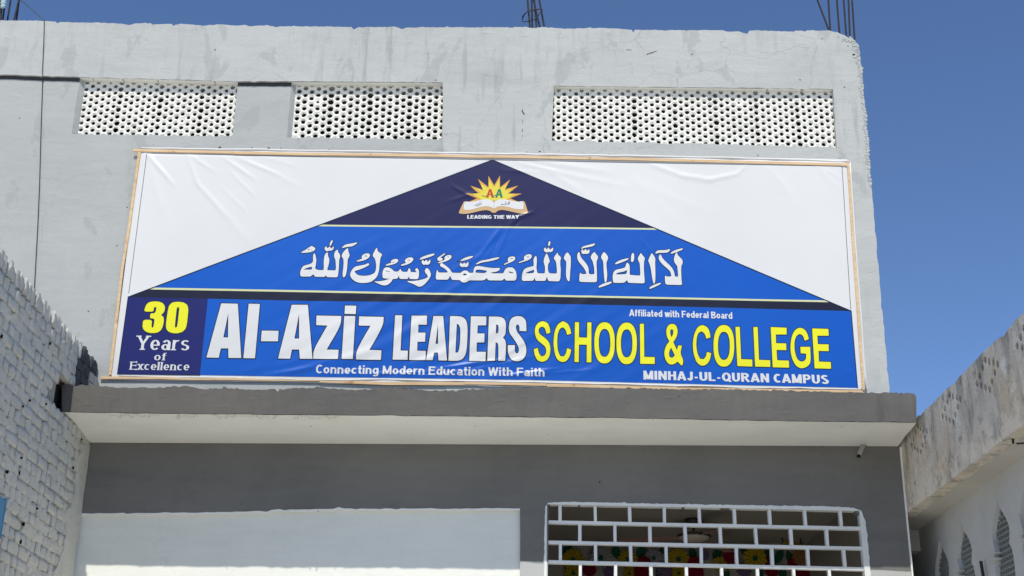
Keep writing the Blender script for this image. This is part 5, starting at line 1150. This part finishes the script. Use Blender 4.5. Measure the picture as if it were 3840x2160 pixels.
# lamp flex and hanging wires
for (xa, ya, xb, yb2, lab) in ((2928, 1943, 2935, 2042, 'left of two thin wires hanging from the classroom ceiling'), (2995, 1918, 3003, 2040, 'right of two thin wires hanging from the classroom ceiling')):
    a = on_y(xa, ya, 2.9); b = on_y(xb, yb2, 2.9); g = Geo(); g.tube([(a[0], 2.9, 4.305), (b[0], 2.9, float(b[2]))], .006, 6)
    o = g.obj('hanging_wire', M['cable']); tag(o, lab, 'wire', 'wires hanging from the classroom ceiling')
# paper flowers on the far wall
pm = dict(y=mat('yellow_paper', (.32, .23, .01), .8, .2), w=mat('white_paper', (.25, .25, .265), .8, .2), r=mat('crimson_paper', (.19, .005, .022), .8, .2), l=mat('lilac_paper', (.13, .095, .17), .8, .2), p=mat('peach_paper', (.28, .15, .05), .8, .2), g=mat('dark_green_paper', (.006, .075, .04), .7, .2))
names = dict(y='yellow', w='white', r='crimson', l='lilac', p='peach')
FL = [('y', 2149, 2100, 43, 16, 0, 'at the far left'), ('y', 2354, 2098, 40, 14, 1, 'between the two white flowers'), ('y', 2544, 2098, 43, 16, 0, 'in the middle of the row'), ('y', 2700, 2118, 34, 12, 1, 'low, left of a crimson flower'), ('y', 2831, 2094, 46, 13, 0, 'largest, right of the middle'), ('y', 2950, 2045, 20, 8, 1, 'small and highest'), ('y', 2993, 2050, 20, 8, 1, 'small, above the peach one'),
      ('w', 2253, 2093, 44, 14, 0, 'at the left end'), ('w', 2451, 2094, 37, 14, 0, 'left of the middle yellow one'), ('r', 2415, 2112, 28, 18, 0, 'under the right white flower'), ('r', 2604, 2112, 28, 18, 0, 'beside the middle yellow flower'), ('r', 2741, 2088, 32, 18, 0, 'high, right of the middle'), ('r', 2880, 2112, 25, 18, 0, 'right of the largest yellow one'), ('r', 2973, 2112, 22, 18, 0, 'left of the peach one'),
      ('r', 2210, 2137, 28, 18, 0, 'low at the far left'), ('r', 2406, 2146, 32, 18, 0, 'low under the white flower'), ('r', 2608, 2146, 34, 18, 0, 'low in the middle'), ('r', 2893, 2140, 28, 18, 0, 'low, right of centre'), ('r', 3008, 2152, 30, 18, 0, 'low at the far right'), ('l', 2285, 2145, 24, 12, 0, 'low at the left'), ('l', 2494, 2146, 33, 14, 0, 'low and broad near the middle'), ('l', 2790, 2136, 30, 12, 0, 'beside the largest yellow one'), ('l', 2640, 2082, 22, 12, 0, 'small and high'), ('p', 3002, 2090, 32, 20, 0, 'round one'),
      ('y', 2150, 2150, 34, 12, 0, 'lowest at the far left'), ('y', 2360, 2152, 26, 12, 1, 'low and pointed'), ('y', 2545, 2150, 26, 12, 0, 'low in the middle')]
LV = [(2124, 2064, 27, 40), (2310, 2068, 30, 100), (2406, 2066, 30, 60), (2487, 2060, 22, 60), (2597, 2072, 25, 110), (2690, 2074, 28, 50), (2790, 2066, 24, 130), (2877, 2074, 24, 110), (2921, 2087, 30, 60), (2961, 2090, 26, 110), (3046, 2088, 24, 80), (2140, 2150, 30, 300), (2290, 2160, 28, 60), (2475, 2158, 26, 120), (2720, 2150, 30, 100), (2850, 2150, 26, 60), (2935, 2150, 28, 80)]
YW = 3.18
for i, (k, x, y, rp, np_, pointy, where) in enumerate(FL):
    yy_ = YW-.03-.012*(i % 6)-(.02 if k == 'y' else 0); cc = on_y(x, y, yy_); R_ = float(abs(on_y(x+rp, y, yy_)[0]-cc[0]))
    e_ = empty('paper_flower', f'{names[k]} paper flower on the classroom wall, {where}', 'paper flower', tuple(map(float, cc)), 'paper flowers on the classroom wall')
    g = Geo(); v = [(cc[0], yy_-.006, cc[2])]
    ns = np_*4
    for q in range(ns):
        a_ = 2*math.pi*q/ns; ph = (q % 4)/4
        rr_ = R_*((1-.28*abs(ph-.5)*2) if pointy else (.84+.16*math.sin(ph*math.pi)))*(1+.03*math.sin(q*7+i))
        v.append((cc[0]+rr_*math.cos(a_), yy_-.014*(.5+.5*math.cos(ph*2*math.pi)), cc[2]+rr_*math.sin(a_)))
    f = [(0, 1+(q+1) % ns, 1+q) for q in range(ns)]; mobj('petals', v, f, pm[k], e_, smooth=False, recalc=False)
    rc = R_*.22; v = [(cc[0]+rc*math.cos(q*.6283), yy_-.018, cc[2]+rc*math.sin(q*.6283)) for q in range(10)]+[(cc[0]+rc*math.cos(q*.6283), yy_-.004, cc[2]+rc*math.sin(q*.6283)) for q in range(10)]
    mobj('flower_centre', v, [tuple(range(10))]+[(q, (q+1) % 10, 10+(q+1) % 10, 10+q) for q in range(10)], pm['g'] if k in 'yw' else pm[k], e_)
order = ['leftmost', 'second from the left', 'third from the left', 'fourth from the left', 'fifth from the left', 'sixth from the left', 'seventh from the left', 'eighth from the left', 'ninth from the left', 'tenth from the left', 'rightmost']
for i, (x, y, rp, ang) in enumerate(LV):
    yy_ = YW-.012-.004*(i % 3); cc = on_y(x, y, yy_); L_ = float(abs(on_y(x+rp, y, yy_)[0]-cc[0])); a_ = math.radians(ang)
    v = []
    for s_, w_ in ((-1, 0), (-.7, .35), (-.2, .55), (.3, .5), (.75, .25), (1.05, 0)):
        for q in (-1, 0, 1): v.append((cc[0]+L_*(s_*math.cos(a_)-q*w_*math.sin(a_)), yy_-.006*(1-abs(q)), cc[2]+L_*(s_*math.sin(a_)+q*w_*math.cos(a_))))
    f = [(j*3+q, j*3+q+1, j*3+4+q, j*3+3+q) for j in range(5) for q in range(2)]
    o = mobj('paper_leaf', v, f, pm['g'])
    lab = f'dark green paper leaf, {order[i]} of the upper row on the classroom wall' if i < 11 else f'dark green paper leaf, {order[i-11]} of the lower classroom row'
    tag(o, lab, 'paper leaf', 'paper leaves on the classroom wall')
